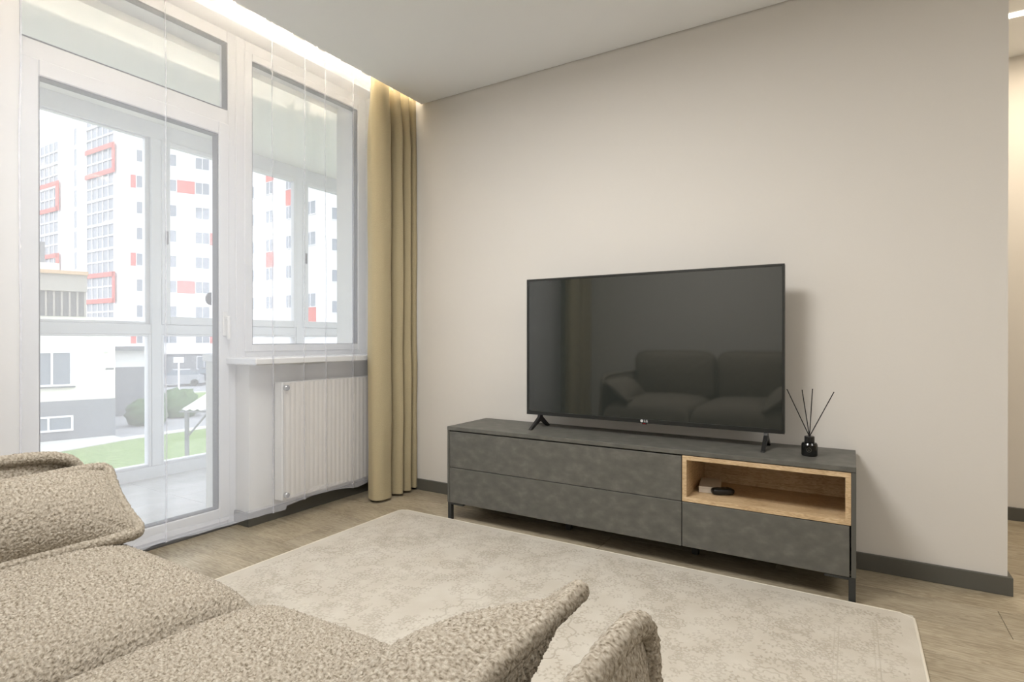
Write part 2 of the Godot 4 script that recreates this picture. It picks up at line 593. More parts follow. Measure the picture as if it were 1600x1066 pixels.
func build_window_wall() -> void:
	var w := MB.new()
	w.span(Vector3(XO, -0.1, -0.865), Vector3(XW, 2.9, ZB))                       # left of the door
	w.span(Vector3(XO, -0.1, ZW - 0.12), Vector3(XW, 2.9, -2.785))               # right of the window
	w.span(Vector3(XO, -0.1, -2.785), Vector3(XW, 0.875, -1.83))                 # under the window
	w.span(Vector3(XO, 2.66, -2.785), Vector3(XW, 2.9, -0.865))                  # over the openings
	structure("wall_window", "white painted window wall around the balcony door", "wall", w, M.reveal)
	# balcony door with the light above it
	var d := thing("door_1", "white glazed balcony door with a fixed light above, behind the tulle", "door", Vector3(XF, 0, -1.345), "", "structure")
	var f := MB.new()
	ring(f, XF - 0.07, XF, -0.865, -1.83, 0.0, 2.66, 0.03, 0.052, 0.03, 0.065)
	f.span(Vector3(XF - 0.07, 2.15, -1.79), Vector3(XF, 2.235, -0.89), 0.004)
	part(d, "frame", f, M.pvc)
	var sa := MB.new()
	ring(sa, XF - 0.055, XF + 0.012, -0.893, -1.785, 0.028, 2.155, 0.067, 0.057, 0.075, 0.065)
	var sash := part(d, "sash", sa, M.pvc)
	var gk := MB.new()
	ring(gk, XF - 0.045, XF + 0.006, -0.958, -1.730, 0.101, 2.092, 0.008, 0.008, 0.008, 0.008)
	part(sash, "gasket", gk, M.gasket)
	part(sash, "pane", spanned(Vector3(XF - 0.035, 0.103, -1.728), Vector3(XF - 0.029, 2.09, -0.96)), M.glass)
	var hd := MB.new()
	hd.span(Vector3(XF + 0.012, 1.02, -1.772), Vector3(XF + 0.022, 1.15, -1.744), 0.003)
	hd.span(Vector3(XF + 0.022, 1.105, -1.764), Vector3(XF + 0.055, 1.125, -1.750), 0.004)
	hd.span(Vector3(XF + 0.043, 1.0, -1.766), Vector3(XF + 0.057, 1.125, -1.748), 0.005)
	part(sash, "handle", hd, M.white_metal, "white lever handle turned down")
	var gt := MB.new()
	ring(gt, XF - 0.045, XF + 0.004, -0.897, -1.782, 2.232, 2.598, 0.008, 0.008, 0.006, 0.008)
	part(d, "gasket", gt, M.gasket)
	part(d, "pane", spanned(Vector3(XF - 0.035, 2.235, -1.78), Vector3(XF - 0.029, 2.597, -0.897)), M.glass)
	var catch := MB.new()
	var cpts := PackedVector2Array()
	for k in 9:
		var a := PI * k / 8.0
		cpts.append(Vector2(-sin(a) * 0.028, cos(a) * 0.034))
	catch.extrude(cpts, Vector3(XF - 0.075, 1.22, -1.73), Vector3(0, 0, -1), Vector3.UP, Vector3(1, 0, 0), 0.012)
	part(sash, "outer_grip", catch, M.gasket)
	structure("trim_2", "grey metal threshold strip at the foot of the balcony door", "trim", spanned(Vector3(XF - 0.02, 0.0, -1.815), Vector3(XF + 0.03, 0.012, -0.87), 0.002), M.threshold)
	# fixed window
	var g := thing("window_1", "tall white window beside the balcony door, above the radiator", "window", Vector3(XF, 0.9, -2.3), "", "structure")
	var fr := MB.new()
	ring(fr, XF - 0.07, XF, -1.83, -2.785, 0.9, 2.66, 0.055, 0.045, 0.04, 0.065)
	part(g, "frame", fr, M.pvc)
	var s2 := MB.new()
	ring(s2, XF - 0.055, XF + 0.008, -1.878, -2.748, 0.932, 2.60, 0.045, 0.042, 0.04, 0.04)
	var sh2 := part(g, "sash", s2, M.pvc)
	var g2 := MB.new()
	ring(g2, XF - 0.045, XF + 0.003, -1.921, -2.708, 0.970, 2.562, 0.008, 0.008, 0.006, 0.008)
	part(sh2, "gasket", g2, M.gasket)
	part(sh2, "pane", spanned(Vector3(XF - 0.035, 0.972, -2.707), Vector3(XF - 0.029, 2.56, -1.922)), M.glass)
	structure("window_sill", "white window sill with a rounded edge over the radiator", "window sill", spanned(Vector3(XF - 0.002, 0.868, -2.86), Vector3(-2.602, 0.905, -1.765), 0.006), M.pvc)


func build_loggia() -> void:
	var fl := structure("floor_loggia", "pale tiled floor of the glazed loggia", "floor", spanned(Vector3(-4.6, -0.2, -4.4), Vector3(XO, -0.04, 0.6)), M.grout)
	for i in 3:
		for j in 9:
			var a := Vector3(XO - 0.6 * (i + 1), -0.04, -4.4 + 0.6 * j)
			var b := Vector3(XO - 0.6 * i, -0.028, -4.4 + 0.6 * (j + 1))
			a.x = maxf(a.x, -4.5)
			b.z = minf(b.z, 0.6)
			if b.x - a.x > 0.02 and b.z - a.z > 0.02:
				local(fl, "tile", spanned(a + Vector3(0.0015, 0, 0.0015), b - Vector3(0.0015, 0, 0.0015), 0.0015).mesh(), M.tile)
	structure("wall_loggia_far", "pale cream side wall at the far end of the loggia", "wall", spanned(Vector3(-4.6, -0.2, -4.5), Vector3(XO, 2.9, -4.4)), M.loggia_cream)
	structure("wall_loggia_near", "pale cream side wall at the near end of the loggia", "wall", spanned(Vector3(-4.6, -0.2, 0.6), Vector3(XO, 2.9, 0.7)), M.loggia_cream)
	structure("ceiling_loggia", "pale cream ceiling of the loggia", "ceiling", spanned(Vector3(-4.75, 2.62, -4.5), Vector3(XO, 2.9, 0.7)), M.loggia_cream)
	structure("outer_sill", "grey white outer sill under the window on the loggia side", "window sill", spanned(Vector3(XO - 0.02, 0.875, -2.785), Vector3(XF - 0.07, 0.915, -1.82), 0.003), M.pvc)
	# outer glazing
	var o := thing("window_2", "white framed sliding glazing of the loggia with panes below the rail", "window", Vector3(-4.45, -0.04, -2.0), "", "structure")
	var zs := [0.6, -1.04, -2.195, -3.46, -4.4]
	var f := MB.new()
	f.span(Vector3(-4.52, -0.04, -4.4), Vector3(-4.44, 0.06, 0.6), 0.004)
	f.span(Vector3(-4.52, 2.50, -4.4), Vector3(-4.44, 2.62, 0.6), 0.004)
	f.span(Vector3(-4.52, 1.04, -4.4), Vector3(-4.44, 1.115, 0.6), 0.004)
	part(o, "frame", f, M.pvc)
	for k in range(1, 4):
		part(o, "mullion", spanned(Vector3(-4.515, 0.06, zs[k] - 0.035), Vector3(-4.43, 2.50, zs[k] + 0.035), 0.004), M.pvc)
	for k in 4:
		var za: float = zs[k] - (0.035 if k > 0 else 0.0)
		var zb: float = zs[k + 1] + (0.035 if k < 3 else 0.0)
		# lower fixed pane
		var s := MB.new()
		ring(s, -4.50, -4.435, za, zb, 0.06, 1.04, 0.02, 0.02, 0.02, 0.015)
		var b := part(o, "bead", s, M.pvc)
		part(b, "pane", spanned(Vector3(-4.475, 0.07, zb + 0.01), Vector3(-4.469, 1.03, za - 0.01)), M.glass)
		# upper sash: the second and the fourth run on the inner track and show their frames
		var u := MB.new()
		var inner := k == 2 or k == 3
		var w := 0.062 if inner else 0.014
		ring(u, -4.47 if inner else -4.50, -4.425 if inner else -4.46, za, zb, 1.115, 2.50, w, w if k == 3 else 0.03, 0.06 if inner else 0.02, 0.035 if inner else 0.01)
		var us := part(o, "sliding_sash", u, M.pvc)
		part(us, "pane", spanned(Vector3(-4.475, 1.12, zb + 0.01), Vector3(-4.469, 2.49, za - 0.01)), M.glass)
		if inner:
			part(us, "grip", spanned(Vector3(-4.425, 1.72, za - 0.045), Vector3(-4.418, 1.82, za - 0.025), 0.003), M.gasket)


# ---------------------------------------------------------------- outside
const GROUND := -3.17

func face_frame(at: Vector2, turn: float) -> Transform3D:
	return Transform3D(Basis(Vector3.UP, turn), Vector3(at.x, 0, at.y))


func facade_window(b: Node3D, tf: Transform3D, z0: float, z1: float, top: float, h: float, panes := 2) -> void:
	# frame stands a little proud of the wall, panes lie back in it
	var f := MB.new()
	var w := 0.07
	var x1 := 0.05
	f.span(Vector3(-0.1, top - h, z0), Vector3(x1, top, z0 + w))
	f.span(Vector3(-0.1, top - h, z1 - w), Vector3(x1, top, z1))
	f.span(Vector3(-0.1, top - w, z0), Vector3(x1, top, z1))
	f.span(Vector3(-0.1, top - h, z0), Vector3(x1 + 0.06, top - h + w, z1))
	var step := (z1 - z0) / panes
	for k in range(1, panes):
		f.span(Vector3(-0.1, top - h, z0 + step * k - w * 0.5), Vector3(x1, top, z0 + step * k + w * 0.5))
	var o := local(b, "window", f.mesh(), M.far_frame)
	o.transform = b.transform.affine_inverse() * tf
	for k in panes:
		var p := spanned(Vector3(-0.02, top - h + w, z0 + step * k + w * 0.5), Vector3(0.012, top - w, z0 + step * (k + 1) - w * 0.5))
		local(o, "pane", p.mesh(), M.far_glass)


func facade_panel(b: Node3D, tf: Transform3D, z0: float, z1: float, y0: float, y1: float, called := "red_panel", m: Material = null, x1 := 0.03) -> void:
	var o := local(b, called, spanned(Vector3(-0.05, y0, z0), Vector3(x1, y1, z1)).mesh(), m if m else M.red_panel)
	o.transform = b.transform.affine_inverse() * tf


func balcony_stack(b: Node3D, tf: Transform3D, z0: float, z1: float, y0: float, floors: int, bars: int) -> void:
	for k in floors:
		var y := y0 + 3.0 * k
		var f := MB.new()
		f.span(Vector3(-0.1, y - 0.14, z0), Vector3(0.22, y + 0.14, z1))
		f.span(Vector3(-0.1, y + 1.45, z0), Vector3(0.17, y + 1.62, z1))
		for j in bars + 1:
			var z := z0 + (z1 - z0) * j / bars
			f.span(Vector3(-0.1, y + 0.14, z - 0.06), Vector3(0.12, y + 2.86, z + 0.06))
		var o := local(b, "balcony_glazing", f.mesh(), M.far_frame)
		o.transform = b.transform.affine_inverse() * tf
		for j in bars:
			for r in 2:
				var p := spanned(Vector3(-0.04, y + (0.14 if r == 0 else 1.62), z0 + (z1 - z0) * j / bars + 0.06), Vector3(0.04, y + (1.45 if r == 0 else 2.86), z0 + (z1 - z0) * (j + 1) / bars - 0.06))
				local(o, "pane", p.mesh(), M.far_glass)


func slab_wall(b: Node3D, tf: Transform3D, length: float, depth: float, y0: float, y1: float, m: Material, called := "wall") -> void:
	var o := local(b, called, spanned(Vector3(-depth, y0, 0), Vector3(0, y1, length)).mesh(), m)
	o.transform = b.transform.affine_inverse() * tf


func build_outside() -> void:
	var g := structure("ground_paving", "grey paved ground and road outside the building", "ground", spanned(Vector3(-160, GROUND - 0.3, -110), Vector3(-4.8, GROUND, 60)), M.asphalt)
	g.set_meta("kind", "structure")
	# lawns: flat turf a little above the paving
	var turf := MB.new()
	turf.extrude(PackedVector2Array([Vector2(-23.5, -4.0), Vector2(-25.35, -11.4), Vector2(-25.55, -15.4), Vector2(-20.0, -19.0), Vector2(-8.0, -14.0), Vector2(-8.0, -2.0)]), Vector3(0, GROUND, 0), Vector3.RIGHT, Vector3.BACK, Vector3.UP, 0.06)
	var lawn := thing("lawn", "bright green mown lawn in front of the low cream building", "lawn", Vector3(-18, GROUND, -9), "", "stuff")
	part(lawn, "turf", turf, M.grass)
	var turf2 := MB.new()
	turf2.extrude(PackedVector2Array([Vector2(-37.5, -15.5), Vector2(-46.0, -19.0), Vector2(-42.5, -25.5), Vector2(-34.5, -21.5)]), Vector3(0, GROUND, 0), Vector3.RIGHT, Vector3.BACK, Vector3.UP, 0.08)
	var lawn2 := thing("lawn", "strip of grass between the footpath and the parked cars", "lawn", Vector3(-39, GROUND, -19.5), "", "stuff")
	part(lawn2, "turf", turf2, M.grass)
	var cb := MB.new()
	cb.extrude(PackedVector2Array([Vector2(-46.0, -18.7), Vector2(-46.5, -18.9), Vector2(-42.7, -26.2), Vector2(-42.3, -25.9)]), Vector3(0, GROUND, 0), Vector3.RIGHT, Vector3.BACK, Vector3.UP, 0.15)
	tag(structure("kerb_strip", "pale kerb along the parking bays", "kerb", cb, M.curb), "", "", "", "structure")

	var ap := MB.new()
	ap.extrude(PackedVector2Array([Vector2(-26.94, -11.6), Vector2(-26.05, -11.5), Vector2(-26.2, -15.2), Vector2(-25.6, -15.4), Vector2(-25.4, -11.4), Vector2(-23.6, -4.0), Vector2(-29.3, -4.0)]), Vector3(0, GROUND, 0), Vector3.RIGHT, Vector3.BACK, Vector3.UP, 0.085)
	structure("paved_strip", "pale paved strip between the lawn and the low cream building", "pavement", ap, M.curb)
	# low cream building with a grey plinth
	var lt := face_frame(Vector2(-27.0, -11.69), -0.3171)
	var lb := thing("low_building", "low cream building with grey plinth and slatted upper screen beside the lawn", "building", Vector3(-27.0, GROUND, -11.69))
	lb.rotation.y = -0.3171
	var li := lb.transform
	slab_wall(lb, lt, 12.0, 4.0, -1.5, 1.95, M.plaster)
	slab_wall(lb, lt.translated_local(Vector3(0, 0, 0.98)), 11.0, 4.0, 1.95, 3.05, M.plaster, "upper_wall")
	slab_wall(lb, lt.translated_local(Vector3(0.06, 0, -0.0)), 12.0, 4.0, GROUND, -1.5, M.plaster_grey, "plinth")
	slab_wall(lb, lt.translated_local(Vector3(0.25, 0, 0.97)), 11.0, 1.0, 2.98, 3.66, M.siding, "siding_board")
	slab_wall(lb, lt.translated_local(Vector3(0.4, 0, 0.93)), 11.0, 4.2, 3.66, 3.80, M.fascia, "roof_edge")
	facade_panel(lb, lt, 0.99, 12.0, 1.96, 2.98, "screen_back", M.slat_grey, 0.02)
	for k in 44:
		facade_panel(lb, lt.translated_local(Vector3(0.1, 0, 0)), 1.0 + k * 0.25, 1.06 + k * 0.25, 1.96, 2.98, "slat", M.siding, 0.05)
	facade_window(lb, lt.translated_local(Vector3(0.0, 0, 0)), 1.45, 2.75, 0.53, 1.42, 2)
	facade_panel(lb, lt, 1.35, 2.85, -0.96, -0.90, "sill", M.slat_grey, 0.14)
	facade_window(lb, lt.translated_local(Vector3(0.06, 0, 0)), 1.42, 3.0, -2.1, 0.62, 2)
	facade_panel(lb, lt.translated_local(Vector3(-1.0, 0, 0)), 2.3, 3.6, 3.80, 5.0, "chimney", M.slat_grey, 0.5)
	facade_panel(lb, lt.translated_local(Vector3(-1.0, 0, 0)), 1.85, 4.2, 3.80, 4.12, "parapet", M.plaster, 0.9)
	facade_panel(lb, lt, 0.05, 0.26, -0.48, -0.30, "name_plate", M.far_frame, 0.03)
	facade_panel(lb, lt, 0.05, 0.34, -0.28, -0.20, "name_plate", M.slat_grey, 0.03)
	var lampshape := MB.new()
	lampshape.lathe(PackedVector2Array([Vector2(0.001, -0.07), Vector2(0.09, -0.05), Vector2(0.12, 0.0), Vector2(0.10, 0.05), Vector2(0.001, 0.08)]), Vector3(0.08, 0.53, 0.32), 12)
	var wl := local(lb, "wall_camera", lampshape.mesh(), M.far_frame)
	wl.transform = li.affine_inverse() * lt

	# porch at the end of the low building
	var pt := face_frame(Vector2(-33.6, -16.6), -0.3171)
	var pb := thing("porch", "grey entrance porch with a dark canopy behind the low cream building", "porch", Vector3(-33.6, GROUND, -16.6))
	slab_wall(pb, pt.translated_local(Vector3(0, 0, 0.2)), 4.0, 3.0, GROUND, -0.5, M.plaster_grey, "wall")
	slab_wall(pb, pt.translated_local(Vector3(0, 0, 0.2)), 4.0, 3.0, -0.5, 0.4, M.plaster_white, "upper_wall")
	slab_wall(pb, pt.translated_local(Vector3(0.5, 0, -0.1)), 4.6, 4.0, 0.4, 0.62, M.slat_grey, "canopy")
	# shrubs beside it
	for a in [[Vector3(-29.6, GROUND, -14.2), 0.85, "rounded dark green shrub close to the end of the low cream building"], [Vector3(-31.2, GROUND, -16.6), 1.0, "largest dark green shrub, in front of the entrance porch"], [Vector3(-31.8, GROUND, -19.2), 0.6, "small dark green shrub at the path beyond the porch"]]:
		var sh := thing("shrub", a[2], "shrub", a[0], "shrubs by the porch")
		var s := MB.new()
		var nz := noise(1.2, FastNoiseLite.TYPE_SIMPLEX_SMOOTH, 3, int(a[1] * 90))
		var r: float = a[1]
		s.grid(28, 16, func(u, v): return _shrub(u, v, r, nz), -1.0)
		local(sh, "foliage", s.mesh(), M.bush)

	# white tower with glazed balconies (left face) and a window face that turns away
	var t1 := thing("apartment_tower", "white apartment tower with glazed balconies framed in red", "building", Vector3(-73.68, GROUND, -32.04))
	var tl := face_frame(Vector2(-73.68, -32.04), -1.5493)
	slab_wall(t1, tl.translated_local(Vector3(0, 0, -2.2)), 15.6, 12.0, GROUND, 33.0, M.plaster_white)
	slab_wall(t1, tl.translated_local(Vector3(0.3, 0, 13.2)), 12.0, 12.0, GROUND, 30.4, M.plaster_white)
	balcony_stack(t1, tl, 0.35, 6.9, 2.8, 10, 5)
	balcony_stack(t1, tl.translated_local(Vector3(0.3, 0, 0)), 13.7, 18.9, 2.8, 8, 4)
	for k in 10:
		facade_window(t1, tl, 9.5, 10.3, 4.3 + 2.6 * k, 2.3, 1)
	for y in [[20.9, 23.9], [5.65, 8.75]]:
		facade_panel(t1, tl.translated_local(Vector3(0.26, 0, 0)), 0.0, 6.95, y[0] - 0.3, y[0] + 0.25)
		facade_panel(t1, tl.translated_local(Vector3(0.26, 0, 0)), 0.0, 6.95, y[1] - 0.3, y[1] + 0.25)
		facade_panel(t1, tl.translated_local(Vector3(0.26, 0, 0)), -0.15, 0.4, y[0] - 0.3, y[1] + 0.25)
	for y in [[17.9, 21.2], [8.9, 11.9]]:
		facade_panel(t1, tl.translated_local(Vector3(0.56, 0, 0)), 13.4, 18.9, y[0] - 0.3, y[0] + 0.25)
		facade_panel(t1, tl.translated_local(Vector3(0.56, 0, 0)), 13.4, 18.9, y[1] - 0.3, y[1] + 0.25)
		facade_panel(t1, tl.translated_local(Vector3(0.56, 0, 0)), 13.2, 14.0, y[0] - 0.3, y[1] + 0.25)
	var tb := face_frame(Vector2(-66.4, -40.32), -0.525)
	slab_wall(t1, tb, 9.17, 12.0, -0.7, 33.0, M.plaster_white)
	slab_wall(t1, tb.translated_local(Vector3(-0.3, 0, 0)), 9.17, 12.0, GROUND, -0.7, M.plaster_grey, "shop_front")
	for k in 9:
		var top := 2.06 + 3.0 * k
		facade_window(t1, tb, 1.18, 2.75, top, 1.5, 2)
		facade_window(t1, tb, 4.61, 6.3, top, 1.5, 2)
		facade_window(t1, tb, 8.0, 8.68, top, 1.5, 1)
		if k == 6 or k == 2:
			facade_panel(t1, tb, 2.75, 4.61, top - 1.5, top)
		if k == 4 or k == 0:
			facade_panel(t1, tb, -0.5, 1.18, top - 1.5, top)
		if k == 6 or k == 3 or k == 0 or k == 8:
			facade_panel(t1, tb, 8.68, 9.2, top - 1.5, top)
	facade_window(t1, tb.translated_local(Vector3(-0.3, 0, 0)), 1.0, 2.6, -1.0, 1.6, 2)
	facade_window(t1, tb.translated_local(Vector3(-0.3, 0, 0)), 7.6, 8.3, -1.0, 1.8, 1)

	# second white building, nearer, seen through the window
	var t2 := thing("apartment_block", "white apartment block with small windows and red panels between storeys", "building", Vector3(-44.39, GROUND, -37.4))
	var tc := face_frame(Vector2(-44.39, -37.4), -1.634)
	slab_wall(t2, tc, 19.25, 12.0, GROUND, 30.0, M.plaster_white)
	for k in range(-1, 8):
		var top := 5.7 + 3.08 * k
		for z in [[8.4, 9.84], [5.05, 6.2], [1.1, 2.9], [12.0, 13.4]]:
			if z[0] == 1.1 and (k == 1 or k == 4):
				continue
			facade_window(t2, tc, z[0], z[1], top, 1.43, 2)
	facade_panel(t2, tc, 8.4, 9.84, 8.8, 10.43)
	facade_panel(t2, tc, 8.4, 9.84, 18.03, 19.6)
	facade_panel(t2, tc, 5.05, 6.2, 14.95, 16.6)
	facade_panel(t2, tc, 1.1, 2.9, 2.65, 4.25)
	var td := face_frame(Vector2(-38.2, -47.7), -0.5423)
	slab_wall(t2, td, 12.0, 6.0, GROUND, 30.0, M.plaster_white)
	for k in range(-1, 8):
		facade_window(t2, td, 9.6, 11.25, 8.0 + 3.08 * k, 1.3, 2)

	# parked cars
	car(Vector3(-51.8, GROUND, -27.4), 1.05, M.car_silver, "silver parked car in front of the white tower")
	car(Vector3(-52.6, GROUND, -30.4), 1.05, M.car_dark, "dark grey parked car beside the silver one")
	car(Vector3(-55.5, GROUND, -25.0), 1.05, M.car_red, "dark red parked car behind the porch")
	# street sign
	var sg := thing("street_sign", "white street sign on a thin pole in front of the parked cars", "sign", Vector3(-48.3, GROUND, -25.66))
	sg.rotation.y = 1.05
	var pole := MB.new()
	pole.tube(PackedVector3Array([Vector3(0, 0, 0), Vector3(0, 2.7, 0)]), 0.07, 8)
	local(sg, "pole", pole.mesh(), M.far_frame)
	local(sg, "board", spanned(Vector3(-0.38, 2.25, 0.07), Vector3(0.38, 2.7, 0.11), 0.01).mesh(), M.far_frame)
	# shelter with a corrugated roof
	var ss := thing("shelter", "small shelter with a pale corrugated roof on thin posts in the lawn", "shelter", Vector3(-17.26, GROUND + 0.06, -9.41))
	ss.rotation.y = 0.5451
	for p in [Vector3(0, 0, 0), Vector3(0.24, 0, -0.9), Vector3(1.5, 0, 0), Vector3(1.5, 0, -2.3)]:
		var up := 1.95 if p.z > -0.5 else 2.2
		local(ss, "post", spanned(p + Vector3(-0.045, 0, -0.045), p + Vector3(0.045, up, 0.045)).mesh(), M.slat_grey)
	var rf := MB.new()
	for k in 2:
		rf.grid(44, 3, func(u, v): return Vector3(-0.13 + 0.2 * v + u * 1.8, 1.99 + v * 0.76 + 0.022 * sin(u * TAU * 8.0) - 0.012 * k, 0.1 - v * 2.55), 1.0 if k == 0 else -1.0)
	local(ss, "roof", rf.mesh(), M.curb)
	local(ss, "eave_beam", spanned(Vector3(-0.2, 1.90, -0.05), Vector3(1.7, 1.95, 0.08)).mesh(), M.slat_grey)
	var br := MB.new()
	br.tube(PackedVector3Array([Vector3(0.05, 1.2, 0.0), Vector3(0.6, 1.85, 0.0)]), 0.03, 6)
	local(ss, "brace", br.mesh(), M.slat_grey)


func _shrub(u: float, v: float, r: float, nz: FastNoiseLite) -> Vector3:
	var a := u * TAU
	var b := v * PI
	var d := Vector3(sin(b) * cos(a), cos(b), sin(b) * sin(a))
	var p := d * r * (1.0 + 0.28 * nz.get_noise_3dv(d * 2.0) + 0.12 * nz.get_noise_3dv(d * 9.0))
	p.y = maxf(p.y * 0.9 + r * 0.6, 0.0)
	return p


func car(at: Vector3, turn: float, paint: Material, label: String) -> void:
	var c := thing("car", label, "car", at)
	c.rotation.y = turn
	var body := MB.new()
	var prof := PackedVector2Array([Vector2(-2.1, 0.3), Vector2(-2.15, 0.7), Vector2(-1.9, 0.92), Vector2(-1.0, 1.0), Vector2(1.7, 1.02), Vector2(2.1, 0.9), Vector2(2.15, 0.35), Vector2(1.8, 0.25), Vector2(-1.8, 0.25)])
	body.extrude(prof, Vector3(0, 0, -0.88), Vector3.RIGHT, Vector3.UP, Vector3.BACK, 1.76)
	local(c, "body", body.mesh(), paint)
	var cab := MB.new()
	cab.extrude(PackedVector2Array([Vector2(-1.05, 0.98), Vector2(-0.35, 1.46), Vector2(1.0, 1.48), Vector2(1.7, 1.0)]), Vector3(0, 0, -0.75), Vector3.RIGHT, Vector3.UP, Vector3.BACK, 1.5)
	local(c, "cabin", cab.mesh(), M.far_glass)
	local(c, "roof", spanned(Vector3(-0.35, 1.45, -0.76), Vector3(1.0, 1.51, 0.76), 0.02).mesh(), paint)
	for x in [-1.3, 1.35]:
		for z in [-0.8, 0.8]:
			var w := MB.new()
			w.lathe(PackedVector2Array([Vector2(0.001, -0.1), Vector2(0.3, -0.1), Vector2(0.32, -0.08), Vector2(0.32, 0.08), Vector2(0.3, 0.1), Vector2(0.001, 0.1)]), Vector3.ZERO, 16)
			var o := local(c, "wheel", w.mesh(), M.rubber)
			o.transform = Transform3D(Basis(Vector3.RIGHT, PI / 2), Vector3(x, 0.32, z))


# ---------------------------------------------------------------- rug
func build_rug() -> void:
	var W := 1024
	var H := 694
	# quarter of the carved pattern, mirrored over the rug
	var hm := PackedFloat32Array()
	hm.resize(W * H)
	var r := RandomNumberGenerator.new()
	r.seed = 99
	var dab := func(px: float, py: float, rad: float, val: float):
		for y in range(maxi(0, int(py - rad)), mini(H, int(py + rad) + 1)):
			for x in range(maxi(0, int(px - rad)), mini(W, int(px + rad) + 1)):
				if (x - px) * (x - px) + (y - py) * (y - py) <= rad * rad:
					hm[y * W + x] = maxf(hm[y * W + x], val)
	# vines with leaves to both sides, ending in a curl
	for k in 330:
		var p := Vector2(r.randf() * W, r.randf() * H)
		var dirn := r.randf() * TAU
		var bend := r.randf_range(-0.05, 0.05)
		var val := r.randf_range(0.5, 1.0)
		for st in 46:
			dirn += bend
			bend = clampf(bend + r.randf_range(-0.02, 0.02), -0.16, 0.16)
			p += Vector2.from_angle(dirn) * 2.6
			dab.call(p.x, p.y, 1.1, val)
			if st % 4 == 0:
				var side := 1.0 if (st / 4) % 2 == 0 else -1.0
				var ld := dirn + side * 0.95
				var ll := r.randf_range(6.0, 12.0)
				for q in 6:
					var t := q / 5.0
					var c := p + Vector2.from_angle(ld + side * t * 0.5) * ll * t
					dab.call(c.x, c.y, 0.8 + 2.1 * sin((0.12 + t * 0.8) * PI), val)
		var cs := signf(bend) if bend != 0.0 else 1.0
		for st in 26:
			dirn += cs * (0.16 + st * 0.012)
			p += Vector2.from_angle(dirn) * 2.2
			dab.call(p.x, p.y, 1.4, val)
	var ell := func(cx: float, cy: float, rx: float, ry: float, petals: int, amp: float, rad: float, val: float):
		for s in 900:
			var a := TAU * s / 900.0
			var f := 1.0 + amp * cos(a * petals)
			var px := cx + cos(a) * rx * f
			var py := cy + sin(a) * ry * f
			if px >= 0 and py >= 0 and px < W and py < H:
				dab.call(px, py, rad, val)
	for q in [[60, 60, 12], [140, 130, 16], [200, 185, 16]]:
		ell.call(W - 1, H - 1, q[0], q[1], q[2], 0.05, 2.5, 0.9)
	for q in [[300, 260], [620, 420], [330, 560], [760, 160]]:
		ell.call(q[0], q[1], 44, 38, 8, 0.10, 2.4, 0.9)
		ell.call(q[0], q[1], 26, 22, 6, 0.14, 2.0, 0.8)
	for inset in [[96, 0.7], [106, 0.5], [190, 0.7], [200, 0.5]]:
		for x in range(inset[0], W):
			dab.call(x, inset[0], 1.6, inset[1])
		for y in range(inset[0], H):
			dab.call(inset[0], y, 1.6, inset[1])
	var wear := noise(0.006, FastNoiseLite.TYPE_SIMPLEX_SMOOTH, 4, 5)
	var fleck := noise(0.25, FastNoiseLite.TYPE_SIMPLEX_SMOOTH, 2, 8)
	var im := Image.create(W * 2, H * 2, false, Image.FORMAT_RGB8)
	var he := Image.create(W, H, false, Image.FORMAT_RGB8)
	var ground := Color(0.715, 0.688, 0.64)
	var light := Color(0.770, 0.75, 0.71)
	var dark := Color(0.61, 0.578, 0.525)
	for y in H * 2:
		for x in W * 2:
			var qx := x if x < W else 2 * W - 1 - x
			var qy := y if y < H else 2 * H - 1 - y
			var b := hm[qy * W + qx]
			if qx < 36 or qy < 36:
				b = 0.0
			var n := wear.get_noise_2d(x, y) * 0.5 + 0.5
			var f := fleck.get_noise_2d(x, y) * 0.5
			var c := ground.lerp(light, clampf(n * 1.2 - 0.2 + f * 0.5, 0.0, 1.0))
			c = c.lerp(dark, b * clampf(0.92 - n * 0.6 + f * 0.4, 0.15, 0.8))
			im.set_pixel(x, y, c)
			if (x & 1) == 0 and (y & 1) == 0:
				var hv := 0.7 - 0.5 * b + 0.2 * f
				he.set_pixel(x >> 1, y >> 1, Color(hv, hv, hv))
	var m := mat(Color(1, 1, 1), 0.95, 0.0, 0.2)
	m.albedo_texture = ImageTexture.create_from_image(im)
	m.heightmap_enabled = true
	m.heightmap_texture = ImageTexture.create_from_image(he)
	m.heightmap_scale = 0.22
	m.rim_enabled = true
	m.rim = 0.3
	var x0 := -2.245
	var x1 := 0.192
	var z0 := -2.465
	var z1 := -0.815
	var t := thing("rug", "cream rug with a faint carved scroll pattern in front of the TV stand", "rug", Vector3((x0 + x1) * 0.5, 0.0, (z0 + z1) * 0.5))
	var s := MB.new()
	s.span(Vector3(x0, 0.001, z0), Vector3(x1, 0.0095, z1), 0.003)
	for k in s.v.size():
		s.uv[k] = Vector2((s.v[k].x - x0) / (x1 - x0), (s.v[k].z - z0) / (z1 - z0))
	part(t, "pile", s, m)
	var ed := MB.new()
	var path := PackedVector3Array()
	var cs := [Vector3(x0, 0.006, z0), Vector3(x1, 0.006, z0), Vector3(x1, 0.006, z1), Vector3(x0, 0.006, z1)]
	for k in 4:
		var a: Vector3 = cs[k]
		var b: Vector3 = cs[(k + 1) % 4]
		for j in range(1, 60):
			path.append(a.lerp(b, j / 60.0))
	ed.tube(path, 0.0055, 8, true)
	part(t, "bound_edge", ed, mat(Color(0.80, 0.775, 0.72), 0.9))


# ---------------------------------------------------------------- TV stand
const SF := -2.475      # front of the stand
const ST := 0.518       # its top
const SL := -1.922
const SR := 0.017

